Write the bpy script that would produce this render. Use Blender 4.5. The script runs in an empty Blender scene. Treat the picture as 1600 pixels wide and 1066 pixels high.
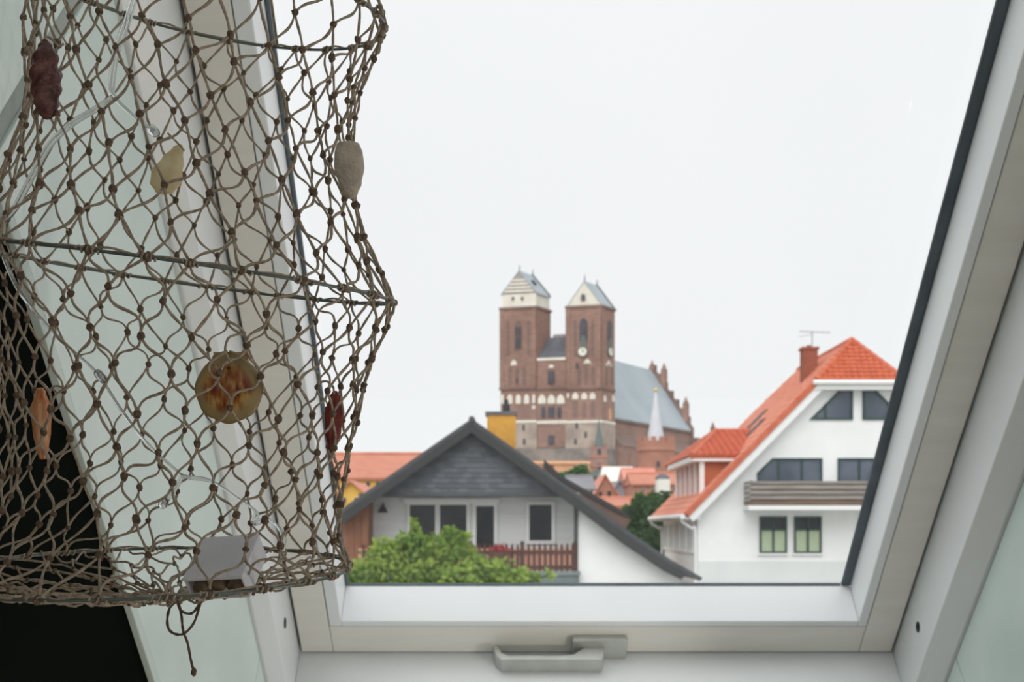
import bpy, bmesh, math, random
from mathutils import Vector, Matrix, noise

random.seed(7)
scene = bpy.context.scene
COL = scene.collection

# ---------------------------------------------------------------- camera
F = 2000.0                 # focal length in pixels of the 1600 x 1066 frame
PX, PY = 805.0, 825.0      # principal point (eye level lies low: shifted lens)
cam_data = bpy.data.cameras.new('camera')
cam_data.sensor_width = 36.0
cam_data.lens = F / 1600.0 * 36.0
cam_data.shift_x = -(PX - 800.0) / 1600.0
cam_data.shift_y = (PY - 533.0) / 1600.0
cam_data.clip_start = 0.02
cam_data.clip_end = 2000.0
cam_data.dof.use_dof = True
cam_data.dof.focus_distance = 0.82
cam_data.dof.aperture_fstop = 22.0
cam = bpy.data.objects.new('camera', cam_data)
cam.rotation_euler = (math.pi / 2, 0, 0)
COL.objects.link(cam)
scene.camera = cam

# ---------------------------------------------------------------- sky, sun, exposure
world = bpy.data.worlds.new('overcast_sky')
scene.world = world
world.use_nodes = True
wn = world.node_tree.nodes
wl = world.node_tree.links
bg = wn['Background']
tc = wn.new('ShaderNodeTexCoord')
nz = wn.new('ShaderNodeTexNoise')
nz.inputs['Scale'].default_value = 1.6
nz.inputs['Detail'].default_value = 3.0
rp = wn.new('ShaderNodeValToRGB')
rp.color_ramp.elements[0].position = 0.3
rp.color_ramp.elements[0].color = (0.925, 0.938, 0.946, 1)
rp.color_ramp.elements[1].position = 0.7
rp.color_ramp.elements[1].color = (0.975, 0.988, 0.995, 1)
wl.new(tc.outputs['Generated'], nz.inputs['Vector'])
wl.new(nz.outputs['Fac'], rp.inputs['Fac'])
wl.new(rp.outputs['Color'], bg.inputs['Color'])
bg.inputs['Strength'].default_value = 1.0

sun_data = bpy.data.lights.new('veiled_sun', 'SUN')
sun_data.energy = 1.75
sun_data.angle = math.radians(60)
sun_data.color = (1.0, 0.985, 0.96)
sun = bpy.data.objects.new('veiled_sun', sun_data)
sun.rotation_euler = (math.radians(42), 0, math.radians(-14))
sun.location = (0, -5, 20)
COL.objects.link(sun)

vs = scene.view_settings
vs.view_transform = 'Standard'
vs.look = 'None'
vs.exposure = 0.0
vs.gamma = 1.0
vs.use_curve_mapping = False

# ---------------------------------------------------------------- materials
def lin(c):
    c = c / 255.0
    return c / 12.92 if c <= 0.04045 else ((c + 0.055) / 1.055) ** 2.4

def rgb(r, g, b):
    return (lin(r), lin(g), lin(b), 1.0)

def mat(name, c1, c2=None, rough=0.6, scale=8.0, bump=0.0, bscale=None, metal=0.0,
        trans=0.0, sss=0.0, stretch=None, detail=4.0, spec=0.5, emit=None):
    m = bpy.data.materials.new(name)
    m.use_nodes = True
    n = m.node_tree.nodes
    l = m.node_tree.links
    b = n['Principled BSDF']
    b.inputs['Base Color'].default_value = c1
    b.inputs['Roughness'].default_value = rough
    b.inputs['Metallic'].default_value = metal
    b.inputs['Specular IOR Level'].default_value = spec
    if trans:
        b.inputs['Transmission Weight'].default_value = trans
    if sss:
        b.inputs['Subsurface Weight'].default_value = sss
        b.inputs['Subsurface Radius'].default_value = (0.01, 0.006, 0.004)
    if emit:
        b.inputs['Emission Color'].default_value = c1
        b.inputs['Emission Strength'].default_value = emit
    if c2 is not None or bump:
        t = n.new('ShaderNodeTexCoord')
        mp = n.new('ShaderNodeMapping')
        if stretch:
            mp.inputs['Scale'].default_value = stretch
        l.new(t.outputs['Object'], mp.inputs['Vector'])
        nt = n.new('ShaderNodeTexNoise')
        nt.inputs['Scale'].default_value = scale
        nt.inputs['Detail'].default_value = detail
        l.new(mp.outputs['Vector'], nt.inputs['Vector'])
        if c2 is not None:
            r = n.new('ShaderNodeValToRGB')
            r.color_ramp.elements[0].position = 0.33
            r.color_ramp.elements[0].color = c1
            r.color_ramp.elements[1].position = 0.67
            r.color_ramp.elements[1].color = c2
            l.new(nt.outputs['Fac'], r.inputs['Fac'])
            l.new(r.outputs['Color'], b.inputs['Base Color'])
        if bump:
            nb = n.new('ShaderNodeTexNoise')
            nb.inputs['Scale'].default_value = bscale or scale
            nb.inputs['Detail'].default_value = 3.0
            l.new(mp.outputs['Vector'], nb.inputs['Vector'])
            bp = n.new('ShaderNodeBump')
            bp.inputs['Strength'].default_value = bump
            bp.inputs['Distance'].default_value = 0.01
            l.new(nb.outputs['Fac'], bp.inputs['Height'])
            l.new(bp.outputs['Normal'], b.inputs['Normal'])
    return m

def brick_mat(name, c1, c2, mortar, scale, w=0.5, h=0.25, axis='XZ'):
    m = mat(name, c1, rough=0.85)
    n = m.node_tree.nodes
    l = m.node_tree.links
    b = n['Principled BSDF']
    t = n.new('ShaderNodeTexCoord')
    sp = n.new('ShaderNodeSeparateXYZ')
    cb = n.new('ShaderNodeCombineXYZ')
    l.new(t.outputs['Object'], sp.inputs[0])
    ad = n.new('ShaderNodeMath'); ad.operation = 'ADD'
    l.new(sp.outputs['X'], ad.inputs[0]); l.new(sp.outputs['Y'], ad.inputs[1])
    l.new(ad.outputs[0], cb.inputs['X']); l.new(sp.outputs['Z'], cb.inputs['Y'])
    bt = n.new('ShaderNodeTexBrick')
    bt.inputs['Color1'].default_value = c1
    bt.inputs['Color2'].default_value = c2
    bt.inputs['Mortar'].default_value = mortar
    bt.inputs['Scale'].default_value = scale
    bt.inputs['Brick Width'].default_value = w
    bt.inputs['Row Height'].default_value = h
    bt.inputs['Mortar Size'].default_value = 0.02
    l.new(cb.outputs[0], bt.inputs['Vector'])
    nt = n.new('ShaderNodeTexNoise')
    nt.inputs['Scale'].default_value = scale * 0.12
    nt.inputs['Detail'].default_value = 5
    l.new(t.outputs['Object'], nt.inputs['Vector'])
    mr = n.new('ShaderNodeMapRange')
    mr.inputs['From Min'].default_value = 0.3; mr.inputs['From Max'].default_value = 0.7
    mr.inputs['To Min'].default_value = 0.78; mr.inputs['To Max'].default_value = 1.15
    l.new(nt.outputs['Fac'], mr.inputs['Value'])
    mx = n.new('ShaderNodeMix'); mx.data_type = 'RGBA'; mx.blend_type = 'MULTIPLY'
    mx.inputs[0].default_value = 1.0
    l.new(bt.outputs['Color'], mx.inputs[6]); l.new(mr.outputs['Result'], mx.inputs[7])
    l.new(mx.outputs[2], b.inputs['Base Color'])
    return m

def glass_mat(name, tint, refl):
    m = bpy.data.materials.new(name)
    m.use_nodes = True
    n = m.node_tree.nodes
    l = m.node_tree.links
    n.remove(n['Principled BSDF'])
    tr = n.new('ShaderNodeBsdfTransparent'); tr.inputs['Color'].default_value = tint
    gl = n.new('ShaderNodeBsdfGlossy'); gl.inputs['Roughness'].default_value = 0.02
    mx = n.new('ShaderNodeMixShader'); mx.inputs['Fac'].default_value = refl
    l.new(tr.outputs[0], mx.inputs[1]); l.new(gl.outputs[0], mx.inputs[2])
    l.new(mx.outputs[0], n['Material Output'].inputs['Surface'])
    return m

def leaf_mat(name, c1, c2, scale):
    m = mat(name, c1, c2, rough=0.55, scale=scale)
    n = m.node_tree.nodes
    l = m.node_tree.links
    b = n['Principled BSDF']
    out = n['Material Output']
    tl = n.new('ShaderNodeBsdfTranslucent')
    src = b.inputs['Base Color'].links[0].from_socket
    l.new(src, tl.inputs['Color'])
    mx = n.new('ShaderNodeMixShader'); mx.inputs['Fac'].default_value = 0.35
    l.new(b.outputs[0], mx.inputs[1]); l.new(tl.outputs[0], mx.inputs[2])
    l.new(mx.outputs[0], out.inputs['Surface'])
    return m

M = {}
M['white_lacquer'] = mat('white_lacquer', rgb(238, 241, 243), rgb(230, 233, 236), rough=0.35, scale=3)
M['cream_lacquer'] = mat('cream_lacquer', rgb(236, 234, 228), rgb(228, 226, 219), rough=0.4, scale=5, stretch=(1, 6, 6))
M['rubber'] = mat('rubber', rgb(88, 99, 107), rgb(72, 82, 90), rough=0.45, scale=20)
M['gap'] = mat('gap', rgb(18, 18, 17), rough=0.9)
M['pane'] = glass_mat('pane', (0.985, 0.99, 0.99, 1), 0.03)
M['tile'] = mat('tile', rgb(216, 230, 226), rgb(202, 219, 214), rough=0.3, scale=5, bump=0.06, bscale=400, detail=6)
M['grout'] = mat('grout', rgb(164, 172, 168), rough=0.9)
M['trim'] = mat('trim', rgb(200, 214, 210), rough=0.5)
M['shade_black'] = mat('shade_black', rgb(19, 28, 26), rgb(14, 22, 20), rough=0.85, scale=4, spec=0.12)  # shade of the sloping ceiling put into the base colour as near black
M['room_white'] = mat('room_white', rgb(238, 237, 232), rgb(232, 231, 226), rough=0.8, scale=2)
M['floor'] = mat('floor', rgb(196, 186, 170), rgb(180, 168, 150), rough=0.5, scale=3, stretch=(1, 8, 1))
M['pewter'] = mat('pewter', rgb(196, 198, 194), rgb(184, 186, 182), rough=0.38, metal=0.55, scale=30)
M['cord'] = mat('cord', rgb(190, 177, 160), rgb(150, 138, 122), rough=0.95, scale=260, bump=0.5, bscale=900, spec=0.15)
M['knot'] = mat('knot', rgb(134, 116, 100), rgb(104, 90, 77), rough=0.95, scale=300, bump=0.6, bscale=900, spec=0.15)
M['wire'] = mat('wire', rgb(104, 116, 112), rgb(78, 86, 82), rough=0.45, scale=60, metal=0.3)
M['clear'] = mat('clear', rgb(245, 248, 248), rough=0.06, trans=0.92)
M['plastic'] = mat('plastic', rgb(240, 242, 248), rgb(234, 236, 244), rough=0.3, scale=40)
M['cells'] = mat('cells', rgb(128, 110, 86), rgb(84, 72, 58), rough=0.6, scale=90)

M['plastic'] = leaf_mat('plastic', rgb(242, 244, 249), rgb(236, 238, 246), 40)
# ---------------------------------------------------------------- mesh helpers
WO = {}     # world position of every object's origin

def tag(o, label=None, cat=None, group=None, kind=None):
    if label: o['label'] = label
    if cat: o['category'] = cat
    if group: o['group'] = group
    if kind: o['kind'] = kind
    return o

def empty(name, loc, label=None, cat=None, group=None, kind=None):
    o = bpy.data.objects.new(name, None)
    o.empty_display_size = 0.1
    o.location = loc
    COL.objects.link(o)
    WO[o.name] = Vector(loc)
    return tag(o, label, cat, group, kind)

def attach(o, parent, world=(0, 0, 0)):
    """origin of o sits at world position `world`"""
    world = Vector(world)
    WO[o.name] = world
    if parent is not None:
        o.parent = parent
        o.location = world - WO[parent.name]
    else:
        o.location = world
    return o

def mesh(name, verts, faces, smooth=False):
    me = bpy.data.meshes.new(name)
    me.from_pydata([tuple(v) for v in verts], [], faces)
    bm = bmesh.new(); bm.from_mesh(me)
    bmesh.ops.recalc_face_normals(bm, faces=bm.faces)
    bm.to_mesh(me); bm.free()
    if smooth:
        for p in me.polygons: p.use_smooth = True
    return me

def obj(name, vf, material, parent=None, smooth=False, bevel=0.0):
    me = mesh(name, vf[0], vf[1], smooth)
    me.materials.append(M[material] if isinstance(material, str) else material)
    o = bpy.data.objects.new(name, me)
    COL.objects.link(o)
    attach(o, parent)
    if bevel:
        b = o.modifiers.new('bevel', 'BEVEL'); b.width = bevel; b.segments = 2; b.limit_method = 'ANGLE'
    return o

def shared(name, me, parent, world, scale=(1, 1, 1), rot=(0, 0, 0)):
    o = bpy.data.objects.new(name, me)
    COL.objects.link(o)
    attach(o, parent, world)
    o.scale = scale
    o.rotation_euler = rot
    return o

def join(*parts):
    V, Fc = [], []
    for v, f in parts:
        k = len(V)
        V += list(v)
        Fc += [tuple(i + k for i in q) for q in f]
    return V, Fc

CUBE = [(0, 1, 3, 2), (4, 6, 7, 5), (0, 4, 5, 1), (2, 3, 7, 6), (0, 2, 6, 4), (1, 5, 7, 3)]

def box(x0, x1, y0, y1, z0, z1):
    return [Vector((x, y, z)) for x in (x0, x1) for y in (y0, y1) for z in (z0, z1)], CUBE

def extrude(poly, vec):
    """closed 3-D polygon swept along vec"""
    n = len(poly)
    V = [Vector(p) for p in poly] + [Vector(p) + Vector(vec) for p in poly]
    Fc = [tuple(range(n)), tuple(range(2 * n - 1, n - 1, -1))]
    Fc += [(i, (i + 1) % n, n + (i + 1) % n, n + i) for i in range(n)]
    return V, Fc

def tube(path, r, sides=6, closed=False, twist=0.0, lobes=0.0, caps=True, rr=None):
    path = [Vector(p) for p in path]
    n = len(path)
    V, Fc = [], []
    up = Vector((0.31, 0.17, 0.93))
    prev = None
    for i, p in enumerate(path):
        a = path[(i - 1) % n] if (closed or i > 0) else p
        b = path[(i + 1) % n] if (closed or i < n - 1) else p
        d = (b - a)
        d = d.normalized() if d.length > 1e-9 else Vector((0, 0, 1))
        if prev is None:
            e = d.cross(up)
            if e.length < 1e-4: e = d.cross(Vector((1, 0, 0)))
        else:
            e = prev - d * prev.dot(d)
        e.normalize(); prev = e
        g = d.cross(e)
        rad = rr[i] if rr else r
        for s in range(sides):
            t = 2 * math.pi * s / sides
            q = rad * (1 + lobes * math.cos(2 * (t - twist * i)))
            V.append(p + e * (q * math.cos(t)) + g * (q * math.sin(t)))
    for i in range(n if closed else n - 1):
        j = (i + 1) % n
        for s in range(sides):
            t = (s + 1) % sides
            Fc.append((i * sides + s, i * sides + t, j * sides + t, j * sides + s))
    if caps and not closed:
        Fc.append(tuple(range(sides - 1, -1, -1)))
        Fc.append(tuple((n - 1) * sides + s for s in range(sides)))
    return V, Fc

def smooth_path(pts, n=8):
    pts = [Vector(p) for p in pts]
    out = []
    for i in range(len(pts) - 1):
        p0 = pts[max(i - 1, 0)]; p1 = pts[i]; p2 = pts[i + 1]; p3 = pts[min(i + 2, len(pts) - 1)]
        for k in range(n):
            t = k / n
            out.append(0.5 * ((2 * p1) + (p2 - p0) * t + (2 * p0 - 5 * p1 + 4 * p2 - p3) * t * t
                              + (3 * p1 - p0 - 3 * p2 + p3) * t ** 3))
    out.append(pts[-1])
    return out

def blob(c, r, nu=7, nv=5, jit=0.12, sc=(1, 1, 1)):
    V, Fc = [], []
    c = Vector(c)
    for j in range(nv + 1):
        th = math.pi * j / nv
        for i in range(nu):
            ph = 2 * math.pi * i / nu
            q = r * (1 + random.uniform(-jit, jit))
            V.append(c + Vector((q * math.sin(th) * math.cos(ph) * sc[0], q * math.sin(th) * math.sin(ph) * sc[1], q * math.cos(th) * sc[2])))
    for j in range(nv):
        for i in range(nu):
            k = (i + 1) % nu
            Fc.append((j * nu + i, j * nu + k, (j + 1) * nu + k, (j + 1) * nu + i))
    return V, Fc

def lathe(profile, c, seg=24):
    c = Vector(c)
    V, Fc = [], []
    n = len(profile)
    for r, z in profile:
        for s in range(seg):
            t = 2 * math.pi * s / seg
            V.append(c + Vector((r * math.cos(t), r * math.sin(t), z)))
    for i in range(n - 1):
        for s in range(seg):
            t = (s + 1) % seg
            Fc.append((i * seg + s, i * seg + t, (i + 1) * seg + t, (i + 1) * seg + s))
    return V, Fc

def at(px, py, Y):
    """point of the place seen in direction (px, py) that stands Y metres away"""
    return Vector(((px - PX) / F * Y, Y, (PY - py) / F * Y))

def prism(pts, Y, depth):
    return extrude([at(x, y, Y) for x, y in pts], (0, depth, 0))

def pbox(x0, x1, y0, y1, Y, depth):
    return prism([(x0, y1), (x1, y1), (x1, y0), (x0, y0)], Y, depth)

# ================================================================ THE ROOM
TH = math.atan((2830.0 - PY) / F)      # roof pitch
S, C = math.sin(TH), math.cos(TH)

def rp3(a, h, t):
    """roof coordinates: a across, h distance out through the roof, t up the slope"""
    return Vector((a, h * S - t * C, h * C + t * S))

def rbox(a0, a1, h0, h1, t0, t1):
    return [rp3(a, h, t) for a in (a0, a1) for h in (h0, h1) for t in (t0, t1)], CUBE

def rprof(prof, t0, t1):
    """cross-section in (a, h) swept up the slope"""
    d = rp3(0, 0, t1) - rp3(0, 0, t0)
    return extrude([rp3(a, h, t0) for a, h in prof], d)

HG, HS, HF, HC = 1.39, 1.3155, 1.213, 0.828
T0, T1 = -1.517, 0.25          # lower / upper edge of the glass opening
TB = -1.594                     # lower edge of the sash
GL, GR = -0.2665, 0.5225        # visible glass
BL, BR = -0.2725, 0.5375         # glazing beads
LL, LR = -0.2915, 0.5515         # bead lips
SL, SR = -0.343, 0.6045         # outer edge of sash
FL, FR = -0.3475, 0.609         # fixed frame cheeks
WL, WR = -0.374, 0.646          # tiled cheeks of the shaft
TT = T1 + 0.09

win = empty('window_1', rp3(0.13, HS, TB), 'white framed roof window with grey lever handle looking over the town', 'window', kind='structure')
# sash: four bars
obj('sash_bar', rbox(LR + 0.0015, SR, HS, HG + 0.03, TB, TT), 'cream_lacquer', win, bevel=0.002)
obj('sash_bar', rbox(SL, LL - 0.0015, HS, HG + 0.03, TB, TT), 'cream_lacquer', win, bevel=0.002)
obj('sash_bar', rbox(LL - 0.001, LR + 0.001, HS, HG, TB, T0 - 0.0145), 'cream_lacquer', win, bevel=0.002)
obj('sash_bar', rbox(LL - 0.001, LR + 0.001, HS, HG + 0.03, T1 + 0.015, TT), 'cream_lacquer', win, bevel=0.002)
# glazing beads
obj('glazing_bead', rbox(BR, LR, HS - 0.002, HG, T0 - 0.012, T1 + 0.012), 'white_lacquer', win, bevel=0.002)
obj('glazing_bead', rbox(LL, BL, HS - 0.002, HG, T0 - 0.012, T1 + 0.012), 'white_lacquer', win, bevel=0.002)
obj('glazing_bead', rbox(BL, BR, HS - 0.002, HG, T0 - 0.012, T0), 'white_lacquer', win, bevel=0.002)
obj('glazing_bead', rbox(BL, BR, HS - 0.002, HG, T1, T1 + 0.012), 'white_lacquer', win, bevel=0.002)
# seals
obj('seal', rbox(GR, BR + 0.001, HG - 0.003, HG + 0.004, T0, T1), 'rubber', win, bevel=0.003)
obj('seal', rbox(BL - 0.001, GL, HG - 0.003, HG + 0.004, T0, T1), 'rubber', win, bevel=0.003)
obj('seal', rbox(GL, GR, HG - 0.001, HG + 0.004, T0 - 0.001, T0 + 0.0015), 'rubber', win)
obj('glass_pane', rbox(BL, BR, HG + 0.004, HG + 0.005, T0 - 0.004, T1 + 0.004), 'pane', win)
# fixed frame (jambs with a chamfered room edge)
obj('frame_jamb', rprof([(FR, HG + 0.05), (FR, HF), (WR - 0.004, HF - 0.016), (WR + 0.03, HF - 0.016), (WR + 0.03, HG + 0.05)], TB - 0.09, TT + 0.05), 'white_lacquer', win, bevel=0.0015)
obj('frame_jamb', rprof([(FL, HG + 0.05), (FL, HF), (WL + 0.004, HF - 0.016), (WL - 0.03, HF - 0.016), (WL - 0.03, HG + 0.05)], TB - 0.09, TT + 0.05), 'white_lacquer', win, bevel=0.0015)
obj('frame_rail', rbox(FL, FR, HF - 0.10, HG + 0.05, TB - 0.09, TB - 0.0045), 'white_lacquer', win, bevel=0.0015)
obj('frame_rail', rbox(FL, FR, HF - 0.01, HG + 0.05, TT + 0.004, TT + 0.05), 'white_lacquer', win, bevel=0.0015)
obj('gap_seal', join(rbox(SR, FR, HS + 0.02, HS + 0.03, TB, TT), rbox(FL, SL, HS + 0.02, HS + 0.03, TB, TT),
                     rbox(SL, SR, HS + 0.012, HS + 0.02, TB - 0.0045, TB)), 'gap', win)
# screw holes in the cheeks
def disc_ring(a, h, t, r, sgn):
    n = 20
    hole = [rp3(a, h + r * math.cos(2 * math.pi * k / n), t + r * math.sin(2 * math.pi * k / n)) for k in range(n)]
    return extrude(hole, (sgn * 0.001, 0, 0))
def t_of(h, y):
    m = (PY - y) / F
    return h * (m * S - C) / (S + m * C)
for a, sg, ypx in ((FR, -1, 980), (FL, 1, 974)):
    hh = 1.262
    tt = t_of(hh, ypx)
    cap = obj('screw_cap', disc_ring(a, hh, tt, 0.011, sg), 'white_lacquer', win)
    obj('screw_hole', disc_ring(a + sg * 0.0008, hh, tt, 0.0085, sg), 'gap', cap)

# handle: lever on a rosette
hd = obj('window_handle', rbox(0.090, 0.178, HS - 0.012, HS, t_of(HS, 1026), t_of(HS, 992)), 'pewter', win, bevel=0.003)
HL = 1.277
prof = [(0.110, HS - 0.010), (0.104, HL + 0.022), (0.092, HL + 0.013), (0.078, HL + 0.011), (-0.012, HL + 0.011), (-0.022, HL + 0.017), (-0.030, HL + 0.032),
        (-0.036, HL + 0.031), (-0.031, HL + 0.012), (-0.022, HL), (0.136, HL), (0.139, HL + 0.006), (0.143, HS - 0.010)]
obj('lever', rprof(prof, t_of(HL, 1053), t_of(HL, 1032)), 'pewter', hd, bevel=0.0018)

# tiled cheeks of the shaft
TILES = [(-2.47, -1.462), (-1.458, -0.462), (-0.444, 0.55)]
for nm, a, sg, lab in (('wall_left', WL, -1, 'pale green tiled side of the window shaft on the left'),
                       ('wall_right', WR, 1, 'pale green tiled side of the window shaft on the right')):
    lo, hi = HC, HF - 0.018
    w = obj(nm, rbox(min(a + sg * 0.003, a + sg * 0.03), max(a + sg * 0.003, a + sg * 0.03), lo + .002, hi + 0.10, TB - 0.09, TT + .03), 'grout')
    tag(w, lab, 'wall', kind='structure')
    for t0, t1 in TILES:
        t0 = max(t0, TB - 0.088); t1 = min(t1, TT + .03)
        obj('tile', rbox(min(a, a + sg * 0.008), max(a, a + sg * 0.008), lo + 0.012, hi - 0.002, t0, t1), 'tile', w, bevel=0.001)
    # metal edge strip
    e = obj('trim_1' if sg < 0 else 'trim_2', rbox(min(a - sg * 0.001, a + sg * 0.006), max(a - sg * 0.001, a + sg * 0.006), lo - 0.003, lo + 0.0105, TB - 0.09, TT + .03), 'trim', bevel=0.001)
    tag(e, 'slim pale edge strip along the %s tiled shaft side' % ('left' if sg < 0 else 'right'), 'trim', kind='structure')
# head and sill of the shaft
tag(obj('wall_top', rbox(WL - 0.03, WR + 0.03, HC, HF - 0.02, TT + 0.004, TT + 0.03), 'room_white'), 'white head of the window shaft above the hanging net', 'wall', kind='structure')
tag(obj('wall_sill', rbox(WL - 0.03, WR + 0.03, HC, HF - 0.10, TB - 0.09, TB - 0.0045), 'white_lacquer'), 'white sloping sill board below the roof window', 'sill', kind='structure')

# sloping ceiling round the shaft, knee wall, flat ceiling, walls, floor
XA, XB, ZF, ZC, YB = -2.6, 2.6, -1.65, 1.30, -3.4
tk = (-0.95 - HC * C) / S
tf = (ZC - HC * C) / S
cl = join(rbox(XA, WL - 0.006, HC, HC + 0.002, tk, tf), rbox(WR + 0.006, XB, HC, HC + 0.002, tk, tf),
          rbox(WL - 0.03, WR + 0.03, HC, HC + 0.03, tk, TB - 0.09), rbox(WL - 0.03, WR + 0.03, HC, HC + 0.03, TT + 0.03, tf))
tag(obj('ceiling', cl, 'shade_black'), 'near black sloping ceiling beside the tiled window shaft', 'ceiling', kind='structure')
yk = rp3(0, HC, tk).y
yf = rp3(0, HC, tf).y
tag(obj('wall_front', box(XA, XB, yk, yk + 0.05, ZF, -0.94), 'room_white'), 'low white knee wall under the roof slope', 'wall', kind='structure')
tag(obj('ceiling', box(XA, XB, YB, yf + 0.03, ZC, ZC + 0.05), 'room_white'), 'flat white ceiling behind the viewer', 'ceiling', kind='structure')
tag(obj('floor', box(XA, XB, YB, yk + 0.05, ZF - 0.05, ZF), 'floor'), 'light wooden floor of the attic room', 'floor', kind='structure')
def side_wall(x0, x1):
    pts = [(YB, ZF), (yk + 0.05, ZF), (yk + 0.05, -0.94), (yf + 0.05, ZC + 0.04), (YB, ZC + 0.04)]
    return extrude([Vector((x0, y, z)) for y, z in pts], (x1 - x0, 0, 0))
tag(obj('wall_side', side_wall(XA - 0.05, XA), 'room_white'), 'white side wall of the room on the left', 'wall', kind='structure')
tag(obj('wall_side', side_wall(XB, XB + 0.05), 'room_white'), 'white side wall of the room on the right', 'wall', kind='structure')
bw = join(box(XA, -1.6, YB - 0.05, YB, ZF, ZC), box(1.6, XB, YB - 0.05, YB, ZF, ZC), box(-1.6, 1.6, YB - 0.05, YB, ZF, -0.75), box(-1.6, 1.6, YB - 0.05, YB, 0.95, ZC))
tag(obj('wall_back', bw, 'room_white'), 'white back wall with an added window opening behind the viewer', 'wall', kind='structure')
w2 = empty('added_window_2', (0, YB, -0.75), 'wide white window added in the unseen back wall for daylight', 'window', kind='structure')  # unseen back window added to let sky light into the room
obj('window_frame', join(box(-1.6, -1.54, YB - 0.06, YB + 0.02, -0.75, 0.95), box(1.54, 1.6, YB - 0.06, YB + 0.02, -0.75, 0.95),
                         box(-1.54, 1.54, YB - 0.06, YB + 0.02, -0.75, -0.69), box(-1.54, 1.54, YB - 0.06, YB + 0.02, 0.89, 0.95),
                         box(-0.03, 0.03, YB - 0.06, YB + 0.02, -0.69, 0.89)), 'white_lacquer', w2)
# unseen ceiling lamp added behind the viewer to brighten the window frame
lampo = empty('fill_ceiling_lamp', (0.7, -1.5, ZC), 'unseen round opal glass ceiling lamp added to light the room', 'lamp')
M['opal'] = mat('opal', (1.0, 0.93, 0.82, 1), rough=0.4, emit=3.0)
obj('lamp_base', lathe([(0.0, 0.0), (0.13, 0.0), (0.13, -0.03), (0.0, -0.03)], (0.7, -1.5, ZC), 32), 'pewter', lampo, smooth=False)
obj('lamp_shade', lathe([(0.12, -0.03), (0.2, -0.05), (0.22, -0.09), (0.19, -0.14), (0.1, -0.17), (0.0, -0.18)], (0.7, -1.5, ZC), 32), 'opal', lampo, smooth=True)
ld = bpy.data.lights.new('bulb', 'POINT'); ld.energy = 8; ld.color = (1.0, 0.95, 0.88); ld.shadow_soft_size = 0.2
lo_ = bpy.data.objects.new('bulb', ld); COL.objects.link(lo_); attach(lo_, lampo, (0.7, -1.5, ZC - 0.42))  # fill light hung below the added shade

# unseen globe lamp on a stand, added as low fill for the sash
st = empty('fill_lamp_stand', (1.15, 1.0, ZF), 'small white round stand added to carry the unseen fill lamp', 'table')
obj('table_top', lathe([(0, -1.10), (.21, -1.10), (.21, -1.13), (0, -1.13)], (1.15, 1.0, 0), 32), 'room_white', st)
for k in range(3):
    a_ = 2 * math.pi * k / 3
    obj('leg', tube([(1.15 + .12 * math.cos(a_), 1.0 + .12 * math.sin(a_), -1.13), (1.15 + .19 * math.cos(a_), 1.0 + .19 * math.sin(a_), ZF)], .013, 8), 'floor', st)
tl_ = empty('fill_lamp', (1.15, 1.0, -1.10), 'unseen opal globe lamp added as low fill light', 'lamp')
obj('lamp_foot', lathe([(0, 0), (.06, 0), (.06, .02), (.025, .035), (.025, .06), (0, .06)], (1.15, 1.0, -1.10), 24), 'pewter', tl_)
obj('lamp_shade', blob((1.15, 1.0, -.95), .10, 24, 14, 0), 'opal', tl_, smooth=True)
ld = bpy.data.lights.new('bulb', 'POINT'); ld.energy = 19; ld.color = (1.0, 0.95, 0.88); ld.shadow_soft_size = 0.10
lo_ = bpy.data.objects.new('bulb', ld); COL.objects.link(lo_); attach(lo_, tl_, (1.15, 1.0, -.735))  # fill light set above the added globe

# ================================================================ THE NET
D = 0.90
def hoop_plane(cx, hw, yr, yl, yf_, yb):
    R = hw * D / F
    zr, zl = (PY - yr) * D / F, (PY - yl) * D / F
    zf, zb = (PY - yf_) * (D - R) / F, (PY - yb) * (D + R) / F
    return dict(cx=cx, hw=hw, zc=(zr + zl + zf + zb) / 4, ax=(zr - zl) / (2 * R), ay=(zb - zf) / (2 * R))
HP = [hoop_plane(328, 272, 38, -44, -96, 68), hoop_plane(295, 320, 470, 388, 399, 455), hoop_plane(220, 325, 890, 893, 938, 856)]
CT = [(0.0, 328, 272), (0.22, 308, 248), (0.5, 300, 247), (0.78, 298, 272), (1.0, 295, 320),
      (1.2, 297, 290), (1.4, 290, 272), (1.6, 281, 262), (1.8, 262, 266), (1.93, 240, 290), (2.0, 220, 325)]
def lerp_table(v):
    for (v0, a0, b0), (v1, a1, b1) in zip(CT, CT[1:]):
        if v <= v1 + 1e-9:
            t = (v - v0) / (v1 - v0)
            return a0 + (a1 - a0) * t, b0 + (b1 - b0) * t
    return CT[-1][1:]
def net_pt(v, ph, push=0.0):
    cx, hw = lerp_table(min(max(v, 0), 2))
    R = hw * D / F + push
    xc = (cx - PX) * D / F
    dx, dy = R * math.cos(ph), R * math.sin(ph)
    k = 0 if v < 1 else 1
    t = v - k
    def zz(p): return p['zc'] + p['ax'] * dx + p['ay'] * dy
    z = zz(HP[k]) * (1 - t) + zz(HP[k + 1]) * t
    return Vector((xc + dx, D + dy, z))

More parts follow.
